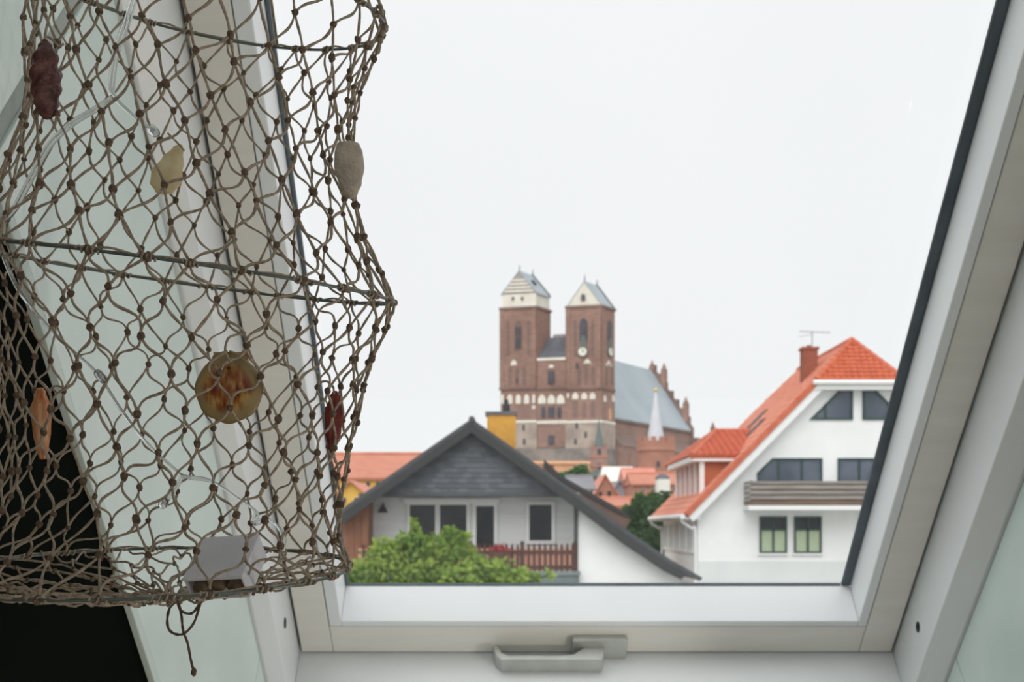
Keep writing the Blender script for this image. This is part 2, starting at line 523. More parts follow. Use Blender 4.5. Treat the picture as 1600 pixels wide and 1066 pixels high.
NN, RU, RL = 27, 9, 9
rows = [j / RU for j in range(RU)] + [1 + j / RL for j in range(RL + 1)]
rnd = random.Random(11)
def node_phi(i, j):
    tw = -0.034 * j if j <= RU else -0.034 * RU - 0.006 * (j - RU)
    return 2 * math.pi * (i + 0.5 * (j % 2)) / NN + tw + 0.06
nodes = {}
for j, v in enumerate(rows):
    for i in range(NN):
        hoopy = j in (0, RU, RU + RL)
        ph = node_phi(i, j) + rnd.uniform(-1, 1) * (0.035 if not hoopy else 0.05)
        vv = v + (0 if hoopy else rnd.uniform(-0.022, 0.022))
        push = 0 if hoopy else rnd.uniform(-0.003, 0.003)
        nodes[i, j] = net_pt(vv, ph, push)
RC = 0.00087
net = empty('fishing_net', (net_pt(2, 0).x, D, HP[2]['zc']), 'knotted jute fish trap net on wire hoops hanging in the window shaft', 'net')
def strand(a, b, bow, sway, n=9):
    d = b - a
    out = Vector(((a.x + b.x) / 2 - (305 - PX) * D / F, (a.y + b.y) / 2 - D, 0)).normalized()
    side = d.cross(out).normalized()
    pts = []
    for k in range(n + 1):
        t = k / n
        pts.append(a + d * t + side * (bow * math.sin(math.pi * t) + sway * math.sin(2 * math.pi * t)) * d.length
                   + out * (0.02 * d.length * math.sin(math.pi * t)))
    return pts
upper, lower = [], []
for j in range(len(rows) - 1):
    for i in range(NN):
        a = nodes[i, j]
        i2 = i if j % 2 == 0 else (i + 1) % NN
        for tgt, right in (((i2, j + 1), True), (((i2 - 1) % NN, j + 1), False)):
            b = nodes[tgt]
            if j < RU:
                bow = rnd.uniform(0.06, 0.15) if not right else rnd.uniform(-0.03, 0.03)
                sway = rnd.uniform(-0.07, -0.01) if not right else rnd.uniform(-0.02, 0.02)
                bow = -bow
            else:
                bow = rnd.uniform(-0.05, 0.05)
                sway = rnd.uniform(0.05, 0.12) * (1 if right else -1)
                if rnd.random() < 0.3: sway *= 0.2
            tb = tube(strand(a, b, bow, sway), RC * rnd.uniform(0.92, 1.1), 6, twist=0.55, lobes=0.18, caps=False)
            (upper if j < RU else lower).append(tb)
obj('netting', join(*upper), 'cord', net, smooth=True)['label'] = 'upper jute netting drawn in between two hoops'
obj('netting', join(*lower), 'cord', net, smooth=True)['label'] = 'lower jute netting below the middle hoop'
kn = []
for (i, j), p in nodes.items():
    kn.append(blob(p, 0.0024 * rnd.uniform(0.85, 1.15), 7, 5, 0.16, (1, 1, rnd.uniform(0.95, 1.3))))
ko = obj('knots', join(*kn), 'knot', net, smooth=True)
ko['kind'] = 'stuff'
# hoops and the cord lashed round them
for q, v in enumerate((0.0, 1.0, 2.0)):
    n = 120
    ring = [net_pt(v, 2 * math.pi * k / n) for k in range(n)]
    hp = obj('wire_hoop', tube(ring, 0.0011, 8, closed=True), 'wire', net, smooth=True)
    cen = sum(ring, Vector()) / n
    row = (0, RU, RU + RL)[q]
    wraps = []
    for i in range(NN):
        p = nodes[i, row]
        ph0 = math.atan2(p.y - D, p.x - (HP[q]['cx'] - PX) * D / F)
        half = rnd.uniform(.03, .06)
        coil = []
        tn = rnd.randint(2, 4)
        for k in range(tn * 8 + 1):
            f = k / (tn * 8)
            base = net_pt(v, ph0 + half * (2 * f - 1))
            o = (base - cen).normalized()
            ang = 2 * math.pi * tn * f
            coil.append(base + o * (.0019 * math.cos(ang)) + Vector((0, 0, .0019 * math.sin(ang))))
        wraps.append(tube(coil, RC * .85, 5))
    obj('lashing_cord', join(*wraps), 'cord', hp, smooth=True)
    run = []
    for k in range(240):
        ph = 2 * math.pi * k / 240
        base = net_pt(v, ph); o = (base - cen).normalized()
        run.append(base + o * (.0016 * noise.noise(Vector((ph * 5, q * 3.7, 1)))) + Vector((0, 0, .0012 + .0026 * noise.noise(Vector((ph * 7, q * 5.1, 4))))))
    obj('running_cord', tube(run, RC * .9, 6, closed=True), 'cord', hp, smooth=True)
# bottom netting, drawn together in the middle
gc = at(272, 934, 0.875)
brow = [1.0, 0.83, 0.66, 0.49, 0.33, 0.18, 0.05]
bn = {}
for j, s in enumerate(brow):
    for i in range(NN):
        ph = 2 * math.pi * (i + 0.5 * (j % 2)) / NN + 0.06 + rnd.uniform(-0.06, 0.06) * (0 if j == 0 else 1) + 0.02 * j
        p = net_pt(2.0, ph)
        sag = -0.004 * (1 - s) + rnd.uniform(-0.0022, 0.0022) * (0 if j == 0 else 1)
        bn[i, j] = p * s + gc * (1 - s) + Vector((0, 0, sag * math.sin(math.pi * s)))
bt, bk = [], []
for j in range(len(brow) - 1):
    for i in range(NN):
        i2 = i if j % 2 == 0 else (i + 1) % NN
        for tgt in ((i2, j + 1), ((i2 - 1) % NN, j + 1)):
            bt.append(tube(strand(bn[i, j], bn[tgt], rnd.uniform(-.08, .08), rnd.uniform(-.1, .1), 6), RC, 5, caps=False))
        if j and j < 5: bk.append(blob(bn[i, j], 0.0019, 6, 4, 0.15))
bo = obj('base_netting', join(*bt), 'cord', net, smooth=True)
kb = obj('knots', join(*bk), 'knot', bo, smooth=True); kb['kind'] = 'stuff'
# tied cord ends under the net
def pxpath(pts, Y):
    return smooth_path([at(x, y, (Y if len(p) < 3 else p[2])) for p in pts for x, y in [p[:2]]], 8)
tails = [
    [(292, 936), (270, 944), (262, 962), (263, 982), (274, 991), (288, 990), (302, 975), (310, 954), (314, 938)],
    [(278, 940), (284, 955), (298, 959), (308, 950), (313, 938)],
    [(276, 938), (283, 960), (286, 985), (293, 1005), (298, 1030), (302, 1048)],
]
tt_ = [tube(pxpath(p, 0.86), RC * 1.05, 6, twist=0.5, lobes=0.15) for p in tails]
tt_.append(blob(at(303, 1050, 0.86), 0.002, 7, 5, 0.2, (1, 1, 1.5)))
tt_.append(blob(at(312, 938, 0.86), 0.0026, 7, 5, 0.2))
obj('tail_cord', join(*tt_), 'knot', net, smooth=True)
# loop of cord standing up at the rim
obj('tail_cord', tube(pxpath([(388, 898), (398, 880), (420, 874), (444, 886), (468, 912)], 0.80), RC, 6, twist=.5, lobes=.15), 'cord', net, smooth=True)
# suspension cords to a hook in the head of the shaft
hook = Vector(((325 - PX) * D / F, D, 0.0)); hook.z = 0.70
for k in range(6):
    p = net_pt(0, 2 * math.pi * (k + 0.3) / 6)
    obj('hanging_cord', tube([p, p.lerp(hook, 0.5), hook], RC * 1.2, 6), 'cord', net, smooth=True)
rz_ = hook.z + .046
obj('hanging_rod', tube([(WL, D, rz_), (WR, D, rz_)], .005, 10), 'wire', net, smooth=True)
obj('hook', tube(smooth_path([hook + Vector((0, 0, 0.045)), hook + Vector((0, 0, 0.02)), hook + Vector((0.008, 0, 0.008)), hook + Vector((0.002, 0, -0.004)), hook + Vector((-0.008, 0, 0.003))], 6), 0.0016, 8), 'wire', net, smooth=True)
# loose bunch of cord at the end of the upper hoop
bun = []
for k in range(5):
    x0 = 586 + rnd.uniform(-8, 8)
    bun.append(tube(pxpath([(x0, -4 + k * 4), (597 + rnd.uniform(-4, 4), 14), (600 + rnd.uniform(-6, 3), 36), (588 + rnd.uniform(-6, 5), 56), (576 + rnd.uniform(-6, 4), 78)], D + rnd.uniform(-.006, .006)), RC, 6, twist=.5, lobes=.15))
    bun.append(blob(at(598 + rnd.uniform(-8, 4), 20 + 11 * k, D), 0.0022, 7, 5, 0.2))
obj('loose_cord', join(*bun), 'cord', net, smooth=True)

# ================================================================ SHELLS ON THE NET
def shell_ribbed(px, py, Y, wpx, hpx, tilt, prof, amp, ku, spiral, squash=0.75, ns=44, nu=36, bump2=0.0):
    c = at(px, py, Y)
    w, h = wpx / F * Y / 2, hpx / F * Y / 2
    V, Fc = [], []
    ct, st = math.cos(tilt), math.sin(tilt)
    for j in range(ns + 1):
        s = j / ns
        # profile table
        for (s0, r0), (s1, r1) in zip(prof, prof[1:]):
            if s <= s1 + 1e-9:
                tt = (s - s0) / (s1 - s0); tt = tt * tt * (3 - 2 * tt)
                r = r0 + (r1 - r0) * tt
                break
        for i in range(nu):
            ph = 2 * math.pi * i / nu
            q = r * (1 + amp * math.sin(ku * ph + spiral * s * 2 * math.pi) + bump2 * math.sin(spiral * 5.0 * s * math.pi + 2 * ph))
            x = w * q * math.cos(ph); yv = w * squash * q * math.sin(ph); z = h * (1 - 2 * s)
            V.append(c + Vector((x * ct - z * st, yv, x * st + z * ct)))
    for j in range(ns):
        for i in range(nu):
            k = (i + 1) % nu
            Fc.append((j * nu + i, j * nu + k, (j + 1) * nu + k, (j + 1) * nu + i))
    Fc.append(tuple(range(nu))); Fc.append(tuple(ns * nu + i for i in range(nu - 1, -1, -1)))
    return V, Fc

def tie(parent, pts, Y):
    obj('tie_cord', tube(pxpath(pts, Y), RC * 0.9, 6, twist=.5, lobes=.15), 'cord', parent, smooth=True)

M['shell_dark'] = mat('shell_dark', rgb(64, 30, 30), rgb(112, 72, 68), rough=0.4, scale=130, bump=0.3, bscale=200)
M['shell_grey'] = mat('shell_grey', rgb(196, 188, 174), rgb(168, 160, 146), rough=0.6, scale=120, bump=0.35, bscale=500)
M['shell_pale'] = mat('shell_pale', rgb(226, 214, 178), rgb(206, 190, 148), rough=0.4, scale=90, sss=0.3)
M['shell_orange'] = mat('shell_orange', rgb(172, 82, 24), rgb(216, 176, 132), rough=0.4, scale=70, stretch=(3, 3, 0.6))
M['shell_red'] = mat('shell_red', rgb(140, 52, 42), rgb(104, 34, 32), rough=0.45, scale=140)

def shell(name, vf, m, label, cen):
    e = empty(name, cen, label, 'shell', 'sea shells tied to the net')
    obj('shell_body', vf, m, e, smooth=True)
    return e
s = shell('spiral_shell', shell_ribbed(72, 124, 0.80, 46, 124, 0.03, [(0, .15), (.08, .45), (.2, .85), (.45, 1.0), (.75, .9), (.93, .6), (1, .25)], 0.07, 4, 2.0, bump2=0.09), 'shell_dark',
          'dark red brown knobbly spiral shell at the upper left of the net', at(72, 184, 0.80))
tie(s, [(66, 72), (72, 58), (82, 62), (92, 72), (100, 68)], 0.80)
s = shell('worn_shell', shell_ribbed(546, 266, 0.845, 42, 88, 0.05, [(0, .45), (.03, .8), (.2, .95), (.45, 1.0), (.75, .78), (.94, .5), (1, .25)], 0.13, 2, 0.45, bump2=0.01), 'shell_grey',
          'grey beige worn shell hanging at the right edge against the sky', at(546, 308, 0.845))
tie(s, [(549, 206), (551, 222), (560, 230), (562, 240), (556, 250)], 0.845)
s = shell('thin_shell', shell_ribbed(265, 264, 0.985, 50, 84, -0.42, [(0, .15), (.1, .36), (.35, .72), (.65, 1.0), (.88, .82), (1, .25)], 0.03, 5, 0.2, squash=0.3), 'shell_pale',
          'pale yellow thin shell beside the upper clear bulb', at(260, 306, 0.985))
tie(s, [(262, 208), (272, 218), (282, 228), (288, 236)], 0.975)
s = shell('fluted_shell', shell_ribbed(65, 662, 0.90, 30, 112, 0.03, [(0, .25), (.06, .5), (.3, 1.0), (.6, .85), (.85, .6), (1, .3)], 0.1, 6, 0.15), 'shell_orange',
          'orange and white fluted shell in front of the dark ceiling', at(65, 718, 0.90))
tie(s, [(80, 606), (90, 614), (98, 606), (84, 604), (76, 616)], 0.89)
s = shell('red_shell', shell_ribbed(521, 660, 0.88, 26, 98, -0.05, [(0, .25), (.1, .6), (.35, 1.0), (.65, .9), (.9, .5), (1, .15)], 0.12, 9, 0.1), 'shell_red',
          'small red ribbed shell low at the right edge of the net', at(521, 708, 0.88))
tie(s, [(500, 598), (510, 596), (520, 604), (522, 616)], 0.87)

# scallop
def scallop(px, py, Y):
    sc = Y / F
    hinge = at(px, py - 56, Y)
    V, Fc = [], []
    na, nr = 60, 22
    R = 52.0
    cy = 60.0
    hole = (2, 28)
    for j in range(nr + 1):
        for i in range(na + 1):
            u = -1 + 2 * i / na
            ang = u * math.radians(74)
            # fan from the hinge to the round rim
            dx, dz = math.sin(ang), math.cos(ang)
            bq = dz * cy
            disc = bq * bq - (cy * cy - R * R)
            rim = bq + math.sqrt(max(disc, 0)) if disc > 0 else bq
            rim = max(rim, 26 + 14 * (1 - abs(u)))
            rim *= 1 + 0.012 * math.cos(ang * 17)
            rr_ = rim * (0.06 + 0.94 * j / nr)
            q = j / nr
            dome = 16 * math.sin(math.pi * min(1, 0.15 + 0.85 * q)) ** 0.8 * (1 - 0.5 * u * u)
            rib = 1.5 * q * math.cos(ang * 17)
            V.append(hinge + Vector((dx * rr_ * sc, -(dome + rib) * sc + 0.004, -dz * rr_ * sc)))
    for j in range(nr):
        for i in range(na):
            a = j * (na + 1) + i
            c = (V[a] + V[a + na + 3 - 1]) / 2
            lx, lz = (c.x - hinge.x) / sc, -(c.z - hinge.z) / sc
            if (lx - hole[0]) ** 2 + (lz - hole[1]) ** 2 < 10: continue
            Fc.append((a, a + 1, a + na + 2, a + na + 1))
    return V, Fc, hinge, sc
YS = 0.80
V, Fc, hinge, sc = scallop(356, 604, YS)
m = bpy.data.materials.new('scallop'); m.use_nodes = True
n = m.node_tree.nodes; l = m.node_tree.links
b = n['Principled BSDF']; b.inputs['Roughness'].default_value = 0.35
t = n.new('ShaderNodeTexCoord'); mp = n.new('ShaderNodeMapping'); l.new(t.outputs['Object'], mp.inputs[0])
mp.inputs['Scale'].default_value = (1.5, 0.3, 0.5)
nt = n.new('ShaderNodeTexNoise'); nt.inputs['Scale'].default_value = 130; nt.inputs['Detail'].default_value = 3
l.new(mp.outputs[0], nt.inputs['Vector'])
r1 = n.new('ShaderNodeValToRGB')
els = r1.color_ramp.elements
els[0].position = 0.40; els[0].color = rgb(214, 186, 122)
els[1].position = 0.60; els[1].color = rgb(150, 70, 58)
e = els.new(0.5); e.color = rgb(188, 132, 70)
l.new(nt.outputs['Fac'], r1.inputs['Fac'])
# plain tan border: distance from the painted middle of the shell
cen_pt = at(356, 606, YS)
vd = n.new('ShaderNodeVectorMath'); vd.operation = 'DISTANCE'; vd.inputs[1].default_value = tuple(cen_pt)
l.new(t.outputs['Object'], vd.inputs[0])
mr = n.new('ShaderNodeMapRange'); mr.inputs['From Min'].default_value = 31 * sc; mr.inputs['From Max'].default_value = 43 * sc
l.new(vd.outputs['Value'], mr.inputs['Value'])
mx = n.new('ShaderNodeMix'); mx.data_type = 'RGBA'
mx.inputs[7].default_value = rgb(186, 168, 128)
l.new(mr.outputs[0], mx.inputs[0]); l.new(r1.outputs[0], mx.inputs[6]); l.new(mx.outputs[2], b.inputs['Base Color'])
tl = n.new('ShaderNodeBsdfTranslucent'); l.new(mx.outputs[2], tl.inputs['Color'])
ms = n.new('ShaderNodeMixShader'); ms.inputs['Fac'].default_value = 0.5
l.new(b.outputs[0], ms.inputs[1]); l.new(tl.outputs[0], ms.inputs[2]); l.new(ms.outputs[0], n['Material Output'].inputs['Surface'])
M['scallop'] = m
se = empty('scallop_shell', at(356, 660, YS), 'tan and red scallop shell in the middle of the lower net', 'shell', 'sea shells tied to the net')
so = obj('shell_body', (V, Fc), 'scallop', se, smooth=True)
sm = so.modifiers.new('solid', 'SOLIDIFY'); sm.thickness = 0.0007
M['ear'] = mat('ear', rgb(196, 142, 88), rgb(170, 112, 66), rough=0.4, scale=150)
ear = extrude([hinge + Vector((x * sc, 0.0035, -z * sc)) for x, z in [(-25, 1), (30, 1), (29, 12), (24, 26), (10, 30), (-12, 28), (-22, 20)]], (0, 0.0008, 0))
obj('hinge_ear', ear, 'ear', se)
tie(se, [(360, 566), (352, 548), (356, 530), (366, 524), (384, 520)], 0.775)
tie(se, [(352, 550), (330, 566), (327, 582), (338, 592)], 0.772)

# ================================================================ CLEAR LIGHT STRING
fs = empty('light_string', at(440, 850, 0.93), 'clear fairy light string threaded through the net', 'light string')
p1 = [(214, -20, .86), (200, 30, .85), (182, 80, .85), (174, 130, .85), (178, 152, .85), (205, 178, .86), (232, 200, .865)]
p2 = [(178, 152, .85), (150, 170, .85), (110, 195, .855), (75, 230, .86), (45, 285, .87), (20, 330, .87), (-5, 350, .88)]
p3 = [(5, 400, .9), (30, 455, .92), (70, 505, .93), (110, 545, .93), (150, 582, .93), (185, 635, .94), (225, 688, .95), (270, 730, .96), (290, 745, .96), (330, 752, .96), (370, 778, .95), (400, 800, .94), (396, 818, .93), (420, 812, .93), (442, 835, .93), (440, 862, .92)]
p4 = [(285, 742, .96), (275, 762, .96), (262, 780, .955)]
for k, (p, sep, rw) in enumerate(((p1, 6, .0014), (p2, 6, .0011), (p3, 6, .0010), (p4, 4, .0009))):
    for sg in (-0.5, 0.5):
        q = [(x + sg * sep * 0.8, y + sg * sep * 0.6, Y + sg * 0.003) for x, y, Y in p]
        obj('clear_wire', tube(smooth_path([at(x, y, Y) for x, y, Y in q], 6), rw, 7), 'clear', fs, smooth=True)
for (x, y, Y, x2, y2) in ((232, 198, .865, 248, 212), (150, 580, .93, 166, 598), (259, 778, .955, 252, 795)):
    a, b_ = at(x, y, Y), at(x2, y2, Y)
    pts = [a.lerp(b_, k / 6) for k in range(7)]
    bo_ = obj('bulb', tube(pts, .0025, 10, rr=[.0022, .0032, .0034, .0034, .0034, .0030, .0014]), 'clear', fs, smooth=True)
    obj('diode', tube([a.lerp(b_, .3), a.lerp(b_, .6)], .0011, 8), 'plastic', bo_)

# ================================================================ BATTERY BOX
bx = empty('battery_box', at(350, 905, .84), 'translucent white plastic battery box lying in the bottom of the net', 'box')
bc = at(352, 884, .86)
RM = Matrix.Rotation(math.radians(-12), 3, 'Y') @ Matrix.Rotation(math.radians(38), 3, 'X') @ Matrix.Rotation(math.radians(-14), 3, 'Z')
def lbox(x0, x1, y0, y1, z0, z1):
    v, f = box(x0, x1, y0, y1, z0, z1)
    return [bc + RM @ p for p in v], f
hw_, hd_ = 0.0205, 0.021
obj('case', join(lbox(-hw_, hw_, -hd_, hd_, -0.011, -0.0095), lbox(-hw_, -hw_ + .0012, -hd_, hd_, -.0095, .006), lbox(hw_ - .0012, hw_, -hd_, hd_, -.0095, .006),
                 lbox(-hw_, hw_, hd_ - .0012, hd_, -.0095, .006)), 'plastic', bx)
ld_ = obj('lid', lbox(-hw_ - .0006, hw_ + .0006, -hd_ - .001, hd_ + .0006, .006, .0085), 'plastic', bx, bevel=.0008)
for k in (-1, 0, 1):
    obj('groove_rib', lbox(k * .011 - .0004, k * .011 + .0004, -hd_, hd_, .0085, .0091), 'plastic', ld_)
for k in range(3):
    cx_ = -0.012 + 0.012 * k
    pts = [bc + RM @ Vector((cx_, yy, -0.003)) for yy in (-hd_ + .001, 0, hd_ - .002)]
    obj('battery', tube(pts, .0055, 12), 'cells', bx, smooth=True)

# ================================================================ OUTSIDE: materials
M['grass'] = mat('grass', rgb(140, 140, 128), rgb(152, 148, 140), rough=0.9, scale=0.2)
M['stucco'] = mat('stucco', rgb(246, 247, 247), rgb(240, 241, 241), rough=0.85, scale=1.2)
M['stucco_grey'] = mat('stucco_grey', rgb(226, 229, 229), rgb(220, 223, 223), rough=0.85, scale=1.2)
M['siding'] = mat('siding', rgb(240, 241, 240), rgb(230, 231, 230), rough=0.7, scale=2, stretch=(0.4, 1, 8))
M['charcoal'] = mat('charcoal', rgb(82, 84, 87), rgb(68, 70, 73), rough=0.75, scale=2, bump=0.3, bscale=8)
M['slate'] = mat('slate', rgb(100, 104, 111), rgb(88, 92, 99), rough=0.6, scale=1.4)
M['slate_b'] = mat('slate_b', rgb(84, 88, 95), rgb(74, 78, 85), rough=0.6, scale=1.4)
M['dark_wood'] = mat('dark_wood', rgb(92, 58, 46), rgb(72, 46, 38), rough=0.75, scale=6, stretch=(1, 1, 0.2))
M['brown_wood'] = mat('brown_wood', rgb(150, 102, 76), rgb(126, 84, 62), rough=0.75, scale=5, stretch=(4, 4, 0.3))
M['terracotta'] = mat('terracotta', rgb(236, 176, 152), rgb(224, 160, 138), rough=0.8, scale=4)
M['zinc'] = mat('zinc', rgb(124, 136, 138), rgb(110, 122, 124), rough=0.5, scale=3)
M['dark_glass'] = mat('dark_glass', rgb(44, 44, 50), rgb(30, 31, 36), rough=0.15, scale=1.5, spec=0.3)
M['blue_glass'] = mat('blue_glass', rgb(98, 106, 120), rgb(72, 80, 93), rough=0.12, scale=0.8, spec=0.4)
M['curtain'] = mat('curtain', rgb(188, 202, 172), rgb(172, 188, 156), rough=0.7, scale=9, stretch=(4, 1, 0.3))
M['green_frame'] = mat('green_frame', rgb(34, 72, 66), rgb(28, 60, 56), rough=0.5, scale=4)
M['white_paint'] = mat('white_paint', rgb(240, 241, 240), rough=0.6)
M['tile_red'] = mat('tile_red', rgb(208, 110, 76), rgb(190, 92, 62), rough=0.55, scale=3.5, detail=6)
M['tile_salmon'] = mat('tile_salmon', rgb(222, 142, 114), rgb(206, 124, 98), rough=0.6, scale=3, detail=6)
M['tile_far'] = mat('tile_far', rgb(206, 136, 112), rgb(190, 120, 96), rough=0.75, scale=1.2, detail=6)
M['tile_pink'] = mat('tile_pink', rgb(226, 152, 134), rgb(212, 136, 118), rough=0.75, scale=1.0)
M['orange_wall'] = mat('orange_wall', rgb(188, 104, 62), rgb(176, 94, 56), rough=0.8, scale=2)
M['grey_wood'] = mat('grey_wood', rgb(158, 152, 144), rgb(130, 124, 116), rough=0.8, scale=3, stretch=(0.4, 2, 6))
M['brown_board'] = mat('brown_board', rgb(126, 100, 80), rgb(100, 84, 70), rough=0.8, scale=3, stretch=(0.4, 2, 6))
M['yellow_wall'] = mat('yellow_wall', rgb(240, 196, 92), rgb(230, 184, 80), rough=0.8, scale=1.5)
M['cream_wall'] = mat('cream_wall', rgb(240, 214, 140), rgb(230, 204, 130), rough=0.8, scale=1.0)
M['tan_wall'] = mat('tan_wall', rgb(222, 172, 134), rgb(210, 160, 122), rough=0.85, scale=0.6)
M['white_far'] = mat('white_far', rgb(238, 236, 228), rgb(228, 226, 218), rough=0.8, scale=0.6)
M['grey_roof'] = mat('grey_roof', rgb(142, 140, 146), rgb(128, 126, 132), rough=0.7, scale=0.8)
M['brown_roof'] = mat('brown_roof', rgb(122, 96, 84), rgb(98, 78, 70), rough=0.8, scale=1.5)
M['black_edge'] = mat('black_edge', rgb(54, 54, 56), rough=0.8)
M['brick_yellow'] = brick_mat('brick_yellow', rgb(226, 166, 56), rgb(206, 146, 44), rgb(190, 150, 90), 4.0, 0.5, 0.16)
M['brick_red'] = brick_mat('brick_red', rgb(164, 92, 72), rgb(142, 76, 60), rgb(160, 112, 96), 4.0, 0.5, 0.16)
M['church_brick'] = brick_mat('church_brick', rgb(164, 130, 118), rgb(146, 113, 102), rgb(164, 138, 128), 1.0, 0.7, 0.3)  # church bricks dulled so their colour carries distance haze
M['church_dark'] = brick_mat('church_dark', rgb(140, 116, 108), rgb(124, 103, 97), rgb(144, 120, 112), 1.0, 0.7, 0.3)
M['church_stone'] = mat('church_stone', rgb(184, 168, 156), rgb(150, 136, 126), rough=0.9, scale=0.35, detail=8)
M['church_stone_dark'] = mat('church_stone_dark', rgb(160, 148, 140), rgb(112, 106, 104), rough=0.9, scale=0.3, detail=8)
M['church_white'] = mat('church_white', rgb(238, 234, 222), rgb(226, 220, 206), rough=0.85, scale=0.5)
M['gable_grey'] = mat('gable_grey', rgb(176, 170, 164), rgb(156, 150, 146), rough=0.85, scale=0.8)
M['church_roof'] = mat('church_roof', rgb(172, 182, 188), rgb(156, 168, 176), rough=0.55, scale=0.12, detail=6, stretch=(1, 1, 0.3))
M['church_slate'] = mat('church_slate', rgb(104, 106, 114), rgb(88, 90, 98), rough=0.6, scale=0.4)
M['church_void'] = mat('church_void', rgb(82, 80, 88), rgb(66, 64, 72), rough=0.5, scale=0.6)
M['copper'] = mat('copper', rgb(110, 122, 121), rgb(90, 104, 104), rough=0.6, scale=0.6)
M['pale_glass'] = mat('pale_glass', rgb(170, 176, 180), rgb(156, 162, 166), rough=0.2, scale=.8)
M['gold'] = mat('gold', rgb(236, 206, 120), rough=0.35, metal=0.6)
M['round_brick'] = brick_mat('round_brick', rgb(190, 134, 114), rgb(174, 120, 100), rgb(186, 136, 116), 1.4, 0.6, 0.25)
M['leaf_bright'] = leaf_mat('leaf_bright', rgb(166, 188, 78), rgb(104, 138, 54), 2.0)
M['leaf_dark'] = leaf_mat('leaf_dark', rgb(84, 122, 64), rgb(56, 92, 48), 0.8)
M['leaf_far'] = leaf_mat('leaf_far', rgb(112, 148, 90), rgb(84, 122, 74), 0.4)
M['bark'] = mat('bark', rgb(88, 74, 60), rgb(68, 58, 48), rough=0.9, scale=6)
M['petal'] = mat('petal', rgb(186, 44, 52), rgb(160, 60, 70), rough=0.6, scale=20)

GZ = -9.0
gr = obj('ground', box(-600, 600, 6, 900, GZ - 0.5, GZ), 'grass')
tag(gr, 'grey street level ground far below between the houses', 'ground', kind='structure')

# ---------------------------------------------------------------- shared builders
def frame_window(parent, x0, x1, y0, y1, Y, fmat='white_paint', gmat='dark_glass', w=3.0, mull=(), trans=(), depth=0.10, name='window', panes=None):
    """rectangular window given by its outline in the facade at distance Y"""
    bars = [pbox(x0, x1, y0, y0 + w, Y, depth), pbox(x0, x1, y1 - w, y1, Y, depth),
            pbox(x0, x0 + w, y0 + w, y1 - w, Y, depth), pbox(x1 - w, x1, y0 + w, y1 - w, Y, depth)]
    for f in mull:
        xm = x0 + (x1 - x0) * f
        bars.append(pbox(xm - w * .5, xm + w * .5, y0 + w, y1 - w, Y, depth))
    for f in trans:
        ym = y0 + (y1 - y0) * f
        bars.append(pbox(x0 + w, x1 - w, ym - w * .5, ym + w * .5, Y, depth))
    wo = obj(name, join(*bars), fmat, parent)
    xs = [x0 + w * .6] + [x0 + (x1 - x0) * f for f in mull] + [x1 - w * .6]
    ys = [y0 + w * .6] + [y0 + (y1 - y0) * f for f in trans] + [y1 - w * .6]
    k = 0
    for a, b2 in zip(xs, xs[1:]):
        for c, d in zip(ys, ys[1:]):
            g = panes[k] if panes else gmat
            obj('pane', pbox(a, b2, c, d, Y + depth * .5, 0.02), g, wo)
            k += 1
    return wo

def poly_window(parent, pts, Y, fmat, gmat, w, name='window', mullx=()):
    """window with a free outline"""
    n_ = len(pts)
    cx = sum(p[0] for p in pts) / n_; cy = sum(p[1] for p in pts) / n_
    def inset(k):
        p, a, b2 = pts[k], pts[k - 1], pts[(k + 1) % n_]
        def off(p, q):
            dx, dy = q[0] - p[0], q[1] - p[1]
            L = math.hypot(dx, dy)
            nx, ny = -dy / L, dx / L
            if (cx - p[0]) * nx + (cy - p[1]) * ny < 0: nx, ny = -nx, -ny
            return nx, ny
        n1, n2 = off(a, p), off(p, b2)
        c1 = n1[0] * p[0] + n1[1] * p[1] + w; c2 = n2[0] * p[0] + n2[1] * p[1] + w
        det = n1[0] * n2[1] - n1[1] * n2[0]
        return ((c1 * n2[1] - c2 * n1[1]) / det, (n1[0] * c2 - n2[0] * c1) / det)
    ins = [inset(k) for k in range(n_)]
    parts = []
    for k in range(n_):
        j = (k + 1) % n_
        parts.append(prism([pts[k], pts[j], ins[j], ins[k]], Y, 0.1))
    for xm, ya, yb in mullx:
        parts.append(pbox(xm - w / 2, xm + w / 2, ya, yb, Y, 0.1))
    wo = obj(name, join(*parts), fmat, parent)
    obj('pane', prism(ins, Y + 0.05, 0.02), gmat, wo)
    return wo

